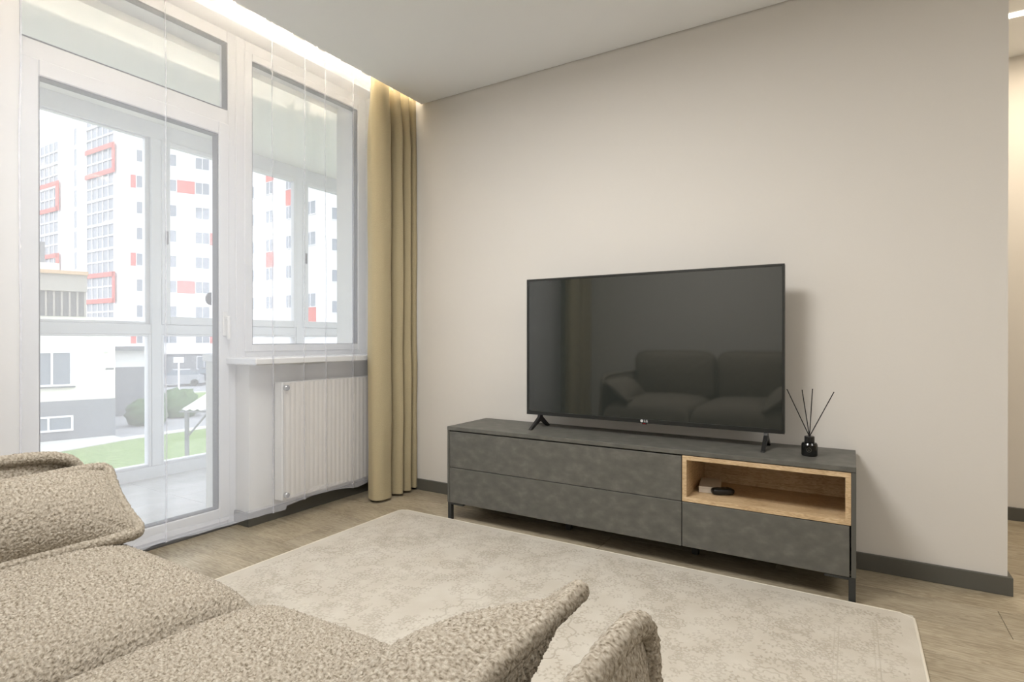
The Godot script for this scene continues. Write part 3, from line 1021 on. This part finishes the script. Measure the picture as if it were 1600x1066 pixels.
func build_tv_stand() -> void:
	var t := thing("tv_stand", "long low dark grey TV stand with drawers and an oak open niche", "TV stand", Vector3((SL + SR) * 0.5, 0, (SF + ZW) * 0.5))
	var zb := ZW + 0.017
	part(t, "top_panel", spanned(Vector3(SL, ST - 0.020, zb), Vector3(SR, ST, SF + 0.002), 0.0012), M.concrete)
	part(t, "side_panel", spanned(Vector3(SL, 0.098, zb), Vector3(SL + 0.016, ST - 0.0205, SF), 0.001), M.body_grey)
	part(t, "side_panel", spanned(Vector3(SR - 0.016, 0.098, zb), Vector3(SR, ST - 0.0205, SF), 0.001), M.body_grey)
	part(t, "bottom_panel", spanned(Vector3(SL + 0.0165, 0.100, zb), Vector3(SR - 0.0165, 0.116, SF - 0.022), 0.001), M.body_grey)
	part(t, "back_panel", spanned(Vector3(SL + 0.0165, 0.1165, zb), Vector3(SR - 0.0165, ST - 0.021, zb + 0.01), 0.001), M.concrete)
	var xd := -0.633
	part(t, "divider", spanned(Vector3(xd - 0.008, 0.1165, zb + 0.0105), Vector3(xd + 0.008, ST - 0.021, SF - 0.022), 0.001), M.concrete)
	var ym := 0.293
	var g := 0.0016
	for d in [[SL + 0.0175, xd - g, ym + g, ST - 0.0265], [SL + 0.0175, xd - g, 0.098, ym - g], [xd + g, SR - 0.0215, 0.098, ym - g]]:
		var dr := part(t, "drawer", spanned(Vector3(d[0], d[2], SF - 0.018), Vector3(d[1], d[3], SF), 0.0012), M.concrete)
		var bs := MB.new()
		var yb := maxf(d[2], 0.12) + 0.01
		bs.span(Vector3(d[0] + 0.02, yb, zb + 0.05), Vector3(d[1] - 0.02, yb + 0.01, SF - 0.0185))
		bs.span(Vector3(d[0] + 0.02, yb, zb + 0.05), Vector3(d[0] + 0.032, yb + 0.11, SF - 0.0185))
		bs.span(Vector3(d[1] - 0.032, yb, zb + 0.05), Vector3(d[1] - 0.02, yb + 0.11, SF - 0.0185))
		bs.span(Vector3(d[0] + 0.032, yb, zb + 0.05), Vector3(d[1] - 0.032, yb + 0.11, zb + 0.062))
		part(dr, "tray", bs, M.drawer_white)
	# oak niche
	var x0 := xd + g
	var x1 := SR - 0.0165
	var y0 := ym + g
	var y1 := ST - 0.0235
	var n := local(t, "niche", _niche_rim(x0, x1, y0, y1), M.oak, "light oak open compartment")
	n.position = -t.position
	var th := 0.019
	var zi := ZW + 0.055
	part(n, "floor_board", spanned(Vector3(x0 + th, y0, zi), Vector3(x1 - th, y0 + th, SF - 0.02)), M.oak)
	part(n, "top_board", spanned(Vector3(x0 + th, y1 - th, zi), Vector3(x1 - th, y1, SF - 0.02)), M.oak)
	part(n, "side_board", spanned(Vector3(x0, y0, zi), Vector3(x0 + th, y1, SF - 0.02)), M.oak_side)
	part(n, "side_board", spanned(Vector3(x1 - th, y0, zi), Vector3(x1, y1, SF - 0.02)), M.oak_side)
	part(n, "back_board", spanned(Vector3(x0, y0, zi - 0.012), Vector3(x1, y1, zi)), M.oak)
	# feet: square posts on flat brackets at the corners, short supports in between
	for x in [[SL + 0.001, 1.0], [SR - 0.001, -1.0]]:
		for z in [[SF - 0.003, -1.0], [zb + 0.02, 1.0]]:
			var f := MB.new()
			f.span(Vector3(x[0], 0.0, z[0]), Vector3(x[0] + x[1] * 0.024, 0.0975, z[0] + z[1] * 0.024), 0.0015)
			f.span(Vector3(x[0] + x[1] * 0.024, 0.086, z[0]), Vector3(x[0] + x[1] * 0.105, 0.0975, z[0] + z[1] * 0.024), 0.0015)
			part(t, "foot", f, M.leg_metal)
	for x in [-1.27, -0.62]:
		part(t, "support_foot", spanned(Vector3(x - 0.014, 0.0, -2.69), Vector3(x + 0.014, 0.0995, -2.662), 0.0015), M.leg_metal)


func _niche_rim(x0: float, x1: float, y0: float, y1: float) -> ArrayMesh:
	var s := MB.new()
	var th := 0.019
	s.span(Vector3(x0, y0, SF - 0.02), Vector3(x1, y0 + th, SF), 0.0008)
	s.span(Vector3(x0, y1 - th, SF - 0.02), Vector3(x1, y1, SF), 0.0008)
	s.span(Vector3(x0, y0 + th, SF - 0.02), Vector3(x0 + th, y1 - th, SF), 0.0008)
	s.span(Vector3(x1 - th, y0 + th, SF - 0.02), Vector3(x1, y1 - th, SF), 0.0008)
	return s.mesh()


func build_television() -> void:
	var z := -2.70
	var x0 := -1.538
	var x1 := -0.248
	var y0 := 0.588
	var y1 := 1.332
	var t := thing("television", "large black flat screen television on two splayed feet", "television", Vector3((x0 + x1) * 0.5, ST, z))
	var b := MB.new()
	b.span(Vector3(x0, y0, z - 0.03), Vector3(x1, y1, z - 0.002), 0.003)
	b.span(Vector3(x0 + 0.1, y0 + 0.06, z - 0.07), Vector3(x1 - 0.1, y1 - 0.3, z - 0.0301), 0.01)
	part(t, "back_shell", b, M.bezel)
	var f := MB.new()
	f.span(Vector3(x0, y0, z - 0.0019), Vector3(x0 + 0.010, y1, z + 0.004), 0.001)
	f.span(Vector3(x1 - 0.010, y0, z - 0.0019), Vector3(x1, y1, z + 0.004), 0.001)
	f.span(Vector3(x0 + 0.010, y1 - 0.010, z - 0.0019), Vector3(x1 - 0.010, y1, z + 0.004), 0.001)
	f.span(Vector3(x0 + 0.010, y0, z - 0.0019), Vector3(x1 - 0.010, y0 + 0.020, z + 0.004), 0.001)
	var bz := part(t, "bezel", f, M.bezel)
	var e := MB.new()
	e.span(Vector3(x0, y1 - 0.0022, z - 0.002), Vector3(x1, y1 + 0.0006, z + 0.0046))
	e.span(Vector3(x1 - 0.0022, y0, z - 0.002), Vector3(x1 + 0.0006, y1 - 0.0022, z + 0.0046))
	e.span(Vector3(x0 - 0.0006, y0, z - 0.002), Vector3(x0 + 0.0018, y1 - 0.0022, z + 0.0046))
	part(bz, "edge_line", e, M.bezel_edge)
	part(t, "screen", spanned(Vector3(x0 + 0.010, y0 + 0.020, z - 0.0018), Vector3(x1 - 0.010, y1 - 0.010, z + 0.0005)), M.screen, "glossy dark screen switched off")
	# maker's mark: a round badge and two letters, and a red lamp under it
	var xc := (x0 + x1) * 0.5 + 0.02
	var bd := MB.new()
	var cp := PackedVector2Array()
	for k in 20:
		cp.append(Vector2(cos(TAU * k / 20.0), sin(TAU * k / 20.0)) * 0.0072)
	bd.extrude(cp, Vector3(xc - 0.012, y0 + 0.011, z + 0.004), Vector3.RIGHT, Vector3.UP, Vector3.BACK, 0.0006)
	part(bz, "badge", bd, M.logo)
	var tm := TextMesh.new()
	var fo := SystemFont.new()
	fo.font_names = PackedStringArray(["Droid Sans"])
	fo.font_weight = 700
	tm.font = fo
	tm.text = "LG"
	tm.font_size = 32
	tm.pixel_size = 0.0005
	tm.depth = 0.0006
	var lg := local(bz, "lettering", tm, M.logo)
	lg.position = Vector3(xc + 0.009, y0 + 0.0105, z + 0.0044) - t.position - bz.position
	part(t, "standby_lamp", spanned(Vector3(xc - 0.012, y0 - 0.006, z - 0.004), Vector3(xc + 0.012, y0 - 0.0001, z + 0.003), 0.001), M.bezel)
	part(t, "standby_lens", spanned(Vector3(xc - 0.006, y0 - 0.004, z + 0.003), Vector3(xc + 0.006, y0 - 0.001, z + 0.0036)), M.logo_red)
	# feet: an upside-down V in side view
	for x in [x0 + 0.075, x1 - 0.075]:
		var s := MB.new()
		var pr := PackedVector2Array([Vector2(0.012, y0 + 0.004), Vector2(0.018, y0 - 0.012), Vector2(0.112, ST + 0.0055), Vector2(0.118, ST), Vector2(0.098, ST), Vector2(0.000, y0 - 0.030), Vector2(-0.080, ST), Vector2(-0.100, ST), Vector2(-0.096, ST + 0.0055), Vector2(-0.018, y0 - 0.012), Vector2(-0.014, y0 + 0.004)])
		s.extrude(pr, Vector3(x - 0.008, 0.0, z - 0.012), Vector3.BACK, Vector3.UP, Vector3.RIGHT, 0.016)
		part(t, "foot", s, M.stand_plastic)


func build_small_things() -> void:
	# reed diffuser
	var at := Vector3(-0.148, ST, -2.63)
	var t := thing("reed_diffuser", "small black glass reed diffuser with four dark sticks on the TV stand", "diffuser", at)
	var g := MB.new()
	g.lathe(PackedVector2Array([Vector2(0.001, 0.0), Vector2(0.027, 0.0), Vector2(0.0305, 0.004), Vector2(0.0305, 0.047), Vector2(0.027, 0.054), Vector2(0.019, 0.0565)]), Vector3.ZERO, 40)
	local(t, "bottle", g.mesh(), M.black_glass)
	var c := MB.new()
	c.lathe(PackedVector2Array([Vector2(0.018, 0.0566), Vector2(0.019, 0.058), Vector2(0.019, 0.079), Vector2(0.0175, 0.081), Vector2(0.007, 0.081), Vector2(0.007, 0.06)]), Vector3.ZERO, 32)
	local(t, "collar", c.mesh(), M.black_plastic)
	var em := MB.new()
	var rp := PackedVector3Array()
	for k in 24:
		var a := TAU * k / 24.0
		var q := Vector3(cos(a) * 0.0085, 0.028 + sin(a) * 0.0085, 0)
		var ang := q.x / 0.0305
		rp.append(Vector3(sin(ang) * 0.0307, q.y, cos(ang) * 0.0307))
	em.tube(rp, 0.0006, 5, true)
	em.tube(PackedVector3Array([Vector3(-0.003, 0.0275, 0.0307), Vector3(0.003, 0.0275, 0.0307)]), 0.0014, 5)
	local(t, "emblem", em.mesh(), mat(Color(0.38, 0.37, 0.34), 0.4))
	# sticks lean along the camera-free directions of the real fan: left, a little left, upright, right
	for a in [[-0.082, 0.275, 0.03], [-0.030, 0.270, -0.035], [0.012, 0.280, 0.02], [0.088, 0.268, -0.012]]:
		var s := MB.new()
		var d := Vector3(a[0], a[1], a[2])
		var bottom := Vector3(-a[0] * 0.06, 0.012, -a[2] * 0.06)
		s.tube(PackedVector3Array([bottom, Vector3(a[0] * 0.03, 0.085, a[2] * 0.03), d]), 0.0019, 8)
		local(t, "stick", s.mesh(), M.reed)
	# in the niche
	var nf := 0.293 + 0.0016 + 0.019
	var bx := thing("card_box", "thin white card box lying in the oak niche", "box", Vector3(-0.555, nf, -2.68))
	bx.rotation.y = 0.16
	local(bx, "box", spanned(Vector3(-0.045, 0.0, -0.085), Vector3(0.045, 0.018, 0.085), 0.001).mesh(), M.paper)
	local(bx, "lid", spanned(Vector3(-0.0455, 0.0181, -0.0855), Vector3(0.0455, 0.0275, 0.0855), 0.001).mesh(), M.paper)
	var rm := thing("remote_control", "small black remote control beside the white box in the niche", "remote control", Vector3(-0.487, nf, -2.605))
	rm.rotation.y = 0.55
	var rs := MB.new()
	rs.grid(36, 18, func(u, v): return _pebble(u, v), -1.0)
	local(rm, "shell", rs.mesh(), M.black_plastic)
	for k in [-1.0, 0.0, 1.0]:
		var bt := MB.new()
		bt.lathe(PackedVector2Array([Vector2(0.008, 0.0), Vector2(0.008, 0.002), Vector2(0.0065, 0.003), Vector2(0.001, 0.003)]), Vector3(k * 0.021, 0.0285, 0), 16)
		local(rm, "button", bt.mesh(), mat(Color(0.16, 0.16, 0.16), 0.4))


func _pebble(u: float, v: float) -> Vector3:
	var a := u * TAU
	var b := v * PI
	var cx := signf(cos(a)) * pow(absf(cos(a)), 0.6)
	var cz := signf(sin(a)) * pow(absf(sin(a)), 0.6)
	var sb := pow(sin(b), 0.6)
	var cy := signf(cos(b)) * pow(absf(cos(b)), 0.6)
	return Vector3(cx * sb * 0.05, 0.015 + cy * 0.015, cz * sb * 0.025)


# ---------------------------------------------------------------- sofa
var fuzz: FastNoiseLite
var fuzz2: FastNoiseLite

func fuzzed(p: Vector3, n: Vector3, amp := 1.0) -> Vector3:
	return p + n * amp * (0.0028 * fuzz.get_noise_3dv(p) + 0.0024 * fuzz2.get_noise_3dv(p))


# a stuffed pad of half width a, half height b, thickness t: two bulged faces meeting in a seam.
# corner: 2 = round corners ... 8 = square; ear pulls the corners out
func pad_point(u: float, v: float, side: float, a: float, b: float, t: float, corner: float, ear: float, power: float) -> Vector3:
	var x := u * 2.0 - 1.0
	var y := v * 2.0 - 1.0
	# squeeze the square to a rounded outline
	var l := pow(pow(absf(x), corner) + pow(absf(y), corner), 1.0 / corner)
	var m := maxf(absf(x), absf(y))
	var k := m / l if l > 0.0001 else 1.0
	k = lerpf(1.0, k, m * m)
	var px := x * k
	var py := y * k
	px *= 1.0 - ear * (1.0 - y * y) * x * x
	py *= 1.0 - ear * (1.0 - x * x) * y * y
	var bulge := pow(maxf(0.0, (1.0 - x * x) * (1.0 - y * y)), power)
	return Vector3(px * a, py * b, side * t * 0.5 * bulge)


func pad(parent: Node3D, tf: Transform3D, a: float, b: float, t: float, corner: float, ear: float, power: float, welt: float, cell: float, names: Array) -> void:
	var s := MB.new()
	for side in [1.0, -1.0]:
		var nu := int(2.0 * a / cell)
		var nv := int(2.0 * b / cell)
		s.grid(nu, nv, func(u, v): return _pad_fuzzy(u, v, side, a, b, t, corner, ear, power), side)
	var o := local(parent, names[0], s.mesh(), M.boucle)
	o.transform = tf
	if welt <= 0.0:
		return
	var path := PackedVector3Array()
	var nn := 130
	for k in nn: path.append(pad_point(float(k) / nn, 0.0, 1.0, a, b, t, corner, ear, power))
	for k in nn: path.append(pad_point(1.0, float(k) / nn, 1.0, a, b, t, corner, ear, power))
	for k in nn: path.append(pad_point(1.0 - float(k) / nn, 1.0, 1.0, a, b, t, corner, ear, power))
	for k in nn: path.append(pad_point(0.0, 1.0 - float(k) / nn, 1.0, a, b, t, corner, ear, power))
	var w := MB.new()
	w.tube(path, welt, 22, true, fuzz, 0.0032)
	var q := local(parent, names[1], w.mesh(), M.boucle)
	q.transform = tf


func _pad_fuzzy(u: float, v: float, side: float, a: float, b: float, t: float, corner: float, ear: float, power: float) -> Vector3:
	var su := 0.5 - 0.5 * cos(u * PI)
	var sv := 0.5 - 0.5 * cos(v * PI)
	su = lerpf(u, su, 0.5)
	sv = lerpf(v, sv, 0.5)
	var p := pad_point(su, sv, side, a, b, t, corner, ear, power)
	var edge := minf(1.0, 12.0 * minf(minf(su, 1.0 - su), minf(sv, 1.0 - sv)))
	return fuzzed(p, Vector3(0, 0, side), edge)


# a stuffed block (seat): footprint in x, z; side walls and a domed top in one sheet
func _block(u: float, v: float, hx: float, hz: float, h: float, puff: float) -> Vector3:
	var x := -cos(u * PI)
	var z := -cos(v * PI)
	x = lerpf(u * 2.0 - 1.0, x, 0.6)
	z = lerpf(v * 2.0 - 1.0, z, 0.6)
	var n := 9.0
	var f := pow(maxf(0.0, 1.0 - pow(absf(x), n)), 0.26) * pow(maxf(0.0, 1.0 - pow(absf(z), n)), 0.26)
	var dome := puff * (1.0 - x * x) * (1.0 - z * z * z * z) - puff * 0.35 * x * x * x * x
	var p := Vector3(x * hx, h * f + dome * f, z * hz)
	return fuzzed(p, Vector3(x * absf(x) * x * x * 0.6, 1.0, z * absf(z) * z * z * 0.6).normalized())


func build_sofa() -> void:
	fuzz = noise(150.0, FastNoiseLite.TYPE_SIMPLEX_SMOOTH, 2, 11)
	fuzz2 = noise(300.0, FastNoiseLite.TYPE_SIMPLEX_SMOOTH, 1, 12)
	var t := thing("sofa", "beige boucle two-seat sofa facing the television", "sofa", Vector3(-1.06, 0, -0.2))
	var base := MB.new()
	base.span(Vector3(-0.80, 0.10, -0.47), Vector3(0.80, 0.27, 0.56), 0.02)
	local(t, "base", base.mesh(), M.boucle)
	for x in [-0.74, 0.74]:
		for z in [-0.40, 0.50]:
			var l := MB.new()
			l.lathe(PackedVector2Array([Vector2(0.001, 0.01), Vector2(0.016, 0.01), Vector2(0.022, 0.1)]), Vector3(x, 0, z), 16)
			local(t, "leg", l.mesh(), M.leg_metal)
	# two seat cushions; the joint between them lies at x = -1.13
	for s in [[-1.495, 0.372], [-0.75, 0.372]]:
		var m := MB.new()
		var hx: float = s[1]
		m.grid(290, 380, func(u, v): return _block(u, v, hx, 0.505, 0.195, 0.020), -1.0)
		m.poly([Vector3(-hx, 0, -0.50), Vector3(hx, 0, -0.50), Vector3(hx, 0, 0.50), Vector3(-hx, 0, 0.50)], Vector3.DOWN)
		var o := local(t, "seat_cushion", m.mesh(), M.boucle)
		o.position = Vector3(s[0], 0.272, -0.29) - t.position
	# arms: soft upright pads with a thick welt
	for s in [[-1.905, 0.05, 0.312, 9.0], [-0.222, -0.05, 0.274, 12.0]]:
		pad(t, Transform3D(Basis(Vector3.UP, PI / 2) * Basis(Vector3.RIGHT, s[1]), Vector3(s[0], 0.37, -0.265) - t.position), 0.47, s[2], 0.17, s[3], 0.0, 0.8, 0.017, 0.0045, ["arm", "arm_welt"])
	# back rest and two loose back cushions
	var bk := MB.new()
	bk.span(Vector3(-0.80, 0.27, 0.44), Vector3(0.80, 0.72, 0.58), 0.03)
	local(t, "backrest", bk.mesh(), M.boucle)
	for x in [-1.47, -0.68]:
		pad(t, Transform3D(Basis(Vector3.RIGHT, -0.16), Vector3(x, 0.655, 0.10) - t.position), 0.385, 0.235, 0.24, 6.0, 0.0, 0.3, 0.012, 0.012, ["back_cushion", "back_welt"])

	# loose pillows, each leaning on an arm
	var p1 := thing("throw_pillow", "beige boucle pillow with thick welt leaning on the arm by the window", "pillow", Vector3(-1.70, 0.455, -0.5), "boucle pillows on the sofa")
	var b1 := Basis(Vector3(0, 0, -1), Vector3(-0.79, 0.61, 0.0), Vector3(0.61, 0.79, 0.0)).orthonormalized()
	pad(p1, Transform3D(b1, Vector3(-0.047, 0.100, -0.005)), 0.275, 0.13, 0.17, 12.0, 0.06, 0.65, 0.016, 0.003, ["cover", "welt"])
	var p2 := thing("throw_pillow", "beige boucle pillow with thick welt leaning on the arm away from the window", "pillow", Vector3(-0.47, 0.455, -0.5), "boucle pillows on the sofa")
	var b2 := Basis(Vector3(0, 0, -1), Vector3(0.78, 0.62, 0.0), Vector3(-0.62, 0.78, 0.0)).orthonormalized()
	b2.x = -b2.x
	pad(p2, Transform3D(b2, Vector3(0.012, 0.082, -0.005)), 0.275, 0.15, 0.17, 12.0, 0.05, 0.8, 0.015, 0.003, ["cover", "welt"])


# ---------------------------------------------------------------- curtains
func smooth_path(p: Array, per: int) -> PackedVector2Array:
	var out := PackedVector2Array()
	for k in p.size() - 1:
		var a: Vector2 = p[maxi(k - 1, 0)]
		var b: Vector2 = p[k]
		var c: Vector2 = p[k + 1]
		var d: Vector2 = p[mini(k + 2, p.size() - 1)]
		for j in per:
			out.append(b.cubic_interpolate(c, a, d, float(j) / per))
	out.append(p[p.size() - 1])
	return out


func build_curtains() -> void:
	var folds := [Vector2(-2.565, -2.505), Vector2(-2.495, -2.478), Vector2(-2.452, -2.52), Vector2(-2.462, -2.60), Vector2(-2.545, -2.625), Vector2(-2.55, -2.65), Vector2(-2.470, -2.662), Vector2(-2.455, -2.70), Vector2(-2.545, -2.716), Vector2(-2.55, -2.738), Vector2(-2.475, -2.748), Vector2(-2.460, -2.783), Vector2(-2.545, -2.80), Vector2(-2.545, -2.822), Vector2(-2.480, -2.834), Vector2(-2.485, -2.868)]
	var path := smooth_path(folds, 8)
	drape(path, "drape_curtain", "ochre beige curtain hanging in folds beside the television wall", -2.675)
	# the same on the sofa side of the window, as seen in the dark screen
	var back := []
	for q in folds:
		back.append(Vector2(q.x, 0.40 - (q.y + 2.868) * 1.35))
	back.reverse()
	drape(smooth_path(back, 8), "drape_curtain", "ochre beige curtain hanging at the sofa end of the window", 0.1)
	# tulle: nearly flat, with narrow folds
	var pts := []
	var z := -0.10
	var folds_at := [-0.72, -0.80, -1.315, -1.87, -2.07, -2.205, -2.41, -2.54]
	var wav := noise(1.6, FastNoiseLite.TYPE_SIMPLEX_SMOOTH, 3, 77)
	while z > -2.61:
		var x := -2.607 + 0.016 * wav.get_noise_1d(z * 1.0)
		var near := false
		for f in folds_at:
			if absf(z - f) < 0.016:
				near = true
				pts.append(Vector2(x, z))
				pts.append(Vector2(x + 0.007, z - 0.013))
				pts.append(Vector2(x + 0.011, z - 0.004))
				pts.append(Vector2(x + 0.006, z - 0.017))
				z -= 0.034
				break
		if not near:
			pts.append(Vector2(x, z))
			z -= 0.028
	var sp := smooth_path(pts, 4)
	var hang := noise(1.4, FastNoiseLite.TYPE_SIMPLEX_SMOOTH, 2, 78)
	var t := thing("tulle_curtain", "sheer white tulle curtain hanging across the balcony door and window", "curtain", Vector3(-2.6, 0.09, -1.3))
	# the cloth has two faces, 2 mm apart
	var s := MB.new()
	var nu := sp.size() - 1
	s.grid(nu, 40, func(u, v): return _tulle(sp, hang, u, v, 0.0, 2.668, 0.0), 1.0)
	s.grid(nu, 40, func(u, v): return _tulle(sp, hang, u, v, 0.0, 2.668, -0.002), -1.0)
	part(t, "sheer", s, M.tulle)
	var h := MB.new()
	h.grid(nu, 2, func(u, v): return _tulle(sp, hang, u, v, 0.0, 0.045, 0.0015), 1.0)
	part(t, "hem", h, M.tulle)
	var h2 := MB.new()
	h2.grid(nu, 2, func(u, v): return _tulle(sp, hang, u, v, 2.58, 2.668, 0.0015), 1.0)
	part(t, "heading", h2, M.tulle)
	part(t, "track", spanned(Vector3(-2.62, 2.672, ZW + 0.01), Vector3(-2.585, 2.70, ZB - 0.01), 0.002), M.white_metal)
	for k in 15:
		var zz := -2.48 + 0.165 * k
		part(t, "glider", spanned(Vector3(-2.606, 2.650, zz - 0.004), Vector3(-2.600, 2.673, zz + 0.004), 0.001), M.white_metal)


func _tulle(sp: PackedVector2Array, hang: FastNoiseLite, u: float, v: float, y0: float, y1: float, off: float) -> Vector3:
	var q := sp[mini(int(round(u * (sp.size() - 1))), sp.size() - 1)]
	var low := 0.088 + 0.02 * hang.get_noise_1d(q.y * 2.0) + (0.018 if q.y < -1.95 else 0.0)
	var y: float
	if y0 == 0.0:
		y = lerpf(low, low + y1 if y1 < 0.1 else y1, v)
	else:
		y = lerpf(y0, y1, v)
	var k := clampf((y - 0.1) / 2.5, 0.0, 1.0)
	var x := q.x + off
	# gathers are tighter at the heading and the sheet swings out a little towards the hem
	x += 0.006 * hang.get_noise_2d(q.y * 5.0, y * 0.6) * (1.0 - k) + 0.008 * k * k * k * sin(q.y * 38.0)
	return Vector3(x, y, q.y + 0.006 * hang.get_noise_2d(q.y * 2.0 + 40.0, y * 0.8))


func drape(path: PackedVector2Array, called: String, label: String, zc: float) -> void:
	var t := thing(called, label, "curtain", Vector3(-2.5, 0.02, zc), "ochre beige curtains")
	var wob := noise(0.9, FastNoiseLite.TYPE_SIMPLEX_SMOOTH, 2, 88)
	var mid := Vector2.ZERO
	for q in path:
		mid += q / path.size()
	for side in [0.0, 0.0025]:
		var s := MB.new()
		s.grid(path.size() - 1, 60, func(u, v): return _drape(path, wob, mid, u, v, side), 1.0)
		part(t, "cloth" if side == 0.0 else "lining", s, M.drape)
	for k in 4:
		var q := path[int((k + 0.5) * path.size() / 4.0)]
		part(t, "hook", spanned(Vector3(q.x - 0.004, 2.585, q.y - 0.004), Vector3(q.x + 0.004, 2.665, q.y + 0.004), 0.001), M.chrome)


func _drape(path: PackedVector2Array, wob: FastNoiseLite, mid: Vector2, u: float, v: float, off: float) -> Vector3:
	var i := mini(int(round(u * (path.size() - 1))), path.size() - 1)
	var q := path[i]
	var y := 0.018 + v * 2.60
	# folds shallower at the pleated heading
	var top := smoothstep(0.86, 1.0, v)
	q.x = lerpf(q.x, mid.x, top * 0.45)
	q.x += 0.006 * wob.get_noise_2d(q.y * 6.0, y * 1.4) + off
	q.y += 0.004 * wob.get_noise_2d(q.y * 9.0 + 30.0, y * 1.2)
	return Vector3(q.x, y + 0.014 * top * sin(float(i) * 0.8), q.y)


func build_radiator() -> void:
	var t := thing("radiator", "white ribbed panel radiator under the window sill", "radiator", Vector3(-2.70, 0.11, -2.33))
	var x0 := -2.73
	var x1 := -2.665
	var z0 := -1.965
	var z1 := -2.76
	var y0 := 0.115
	var y1 := 0.765
	# front sheet with pressed flutes
	var n := 24
	var s := MB.new()
	s.grid(n * 8, 2, func(u, v): return Vector3(x1 - 0.003 * pow(0.5 - 0.5 * cos(u * TAU * n), 2.0), y0 + 0.004 + v * (y1 - y0 - 0.008), lerpf(z0 - 0.012, z1 + 0.012, u)), 1.0)
	part(t, "front_panel", s, M.radiator_paint)
	var b := MB.new()
	b.span(Vector3(x0, y0 + 0.01, z1 + 0.01), Vector3(x0 + 0.012, y1 - 0.012, z0 - 0.01), 0.003)
	part(t, "rear_panel", b, M.white_metal)
	part(t, "side_cover", spanned(Vector3(x0, y0, z0 - 0.012), Vector3(x1 + 0.001, y1, z0), 0.003), M.white_metal)
	part(t, "side_cover", spanned(Vector3(x0, y0, z1), Vector3(x1 + 0.001, y1, z1 + 0.012), 0.003), M.white_metal)
	part(t, "top_grille", spanned(Vector3(x0, y1 - 0.006, z1 + 0.012), Vector3(x1, y1, z0 - 0.012), 0.002), M.white_metal)
	for y in [y1 - 0.03, y0 + 0.03]:
		var v := MB.new()
		v.lathe(PackedVector2Array([Vector2(0.016, 0.0), Vector2(0.016, 0.018), Vector2(0.012, 0.022), Vector2(0.005, 0.022), Vector2(0.004, 0.018), Vector2(0.001, 0.018)]), Vector3.ZERO, 20)
		var o := local(t, "plug", v.mesh(), M.chrome)
		o.transform = Transform3D(Basis(Vector3.FORWARD, PI / 2), Vector3(x1 + 0.001, y, z0 - 0.022) - t.position)
	var p := MB.new()
	p.tube(PackedVector3Array([Vector3(-2.66, 0.0, -2.66), Vector3(-2.66, 0.10, -2.66), Vector3(-2.675, 0.125, -2.66)]), 0.009, 12)
	part(t, "pipe", p, M.white_metal)
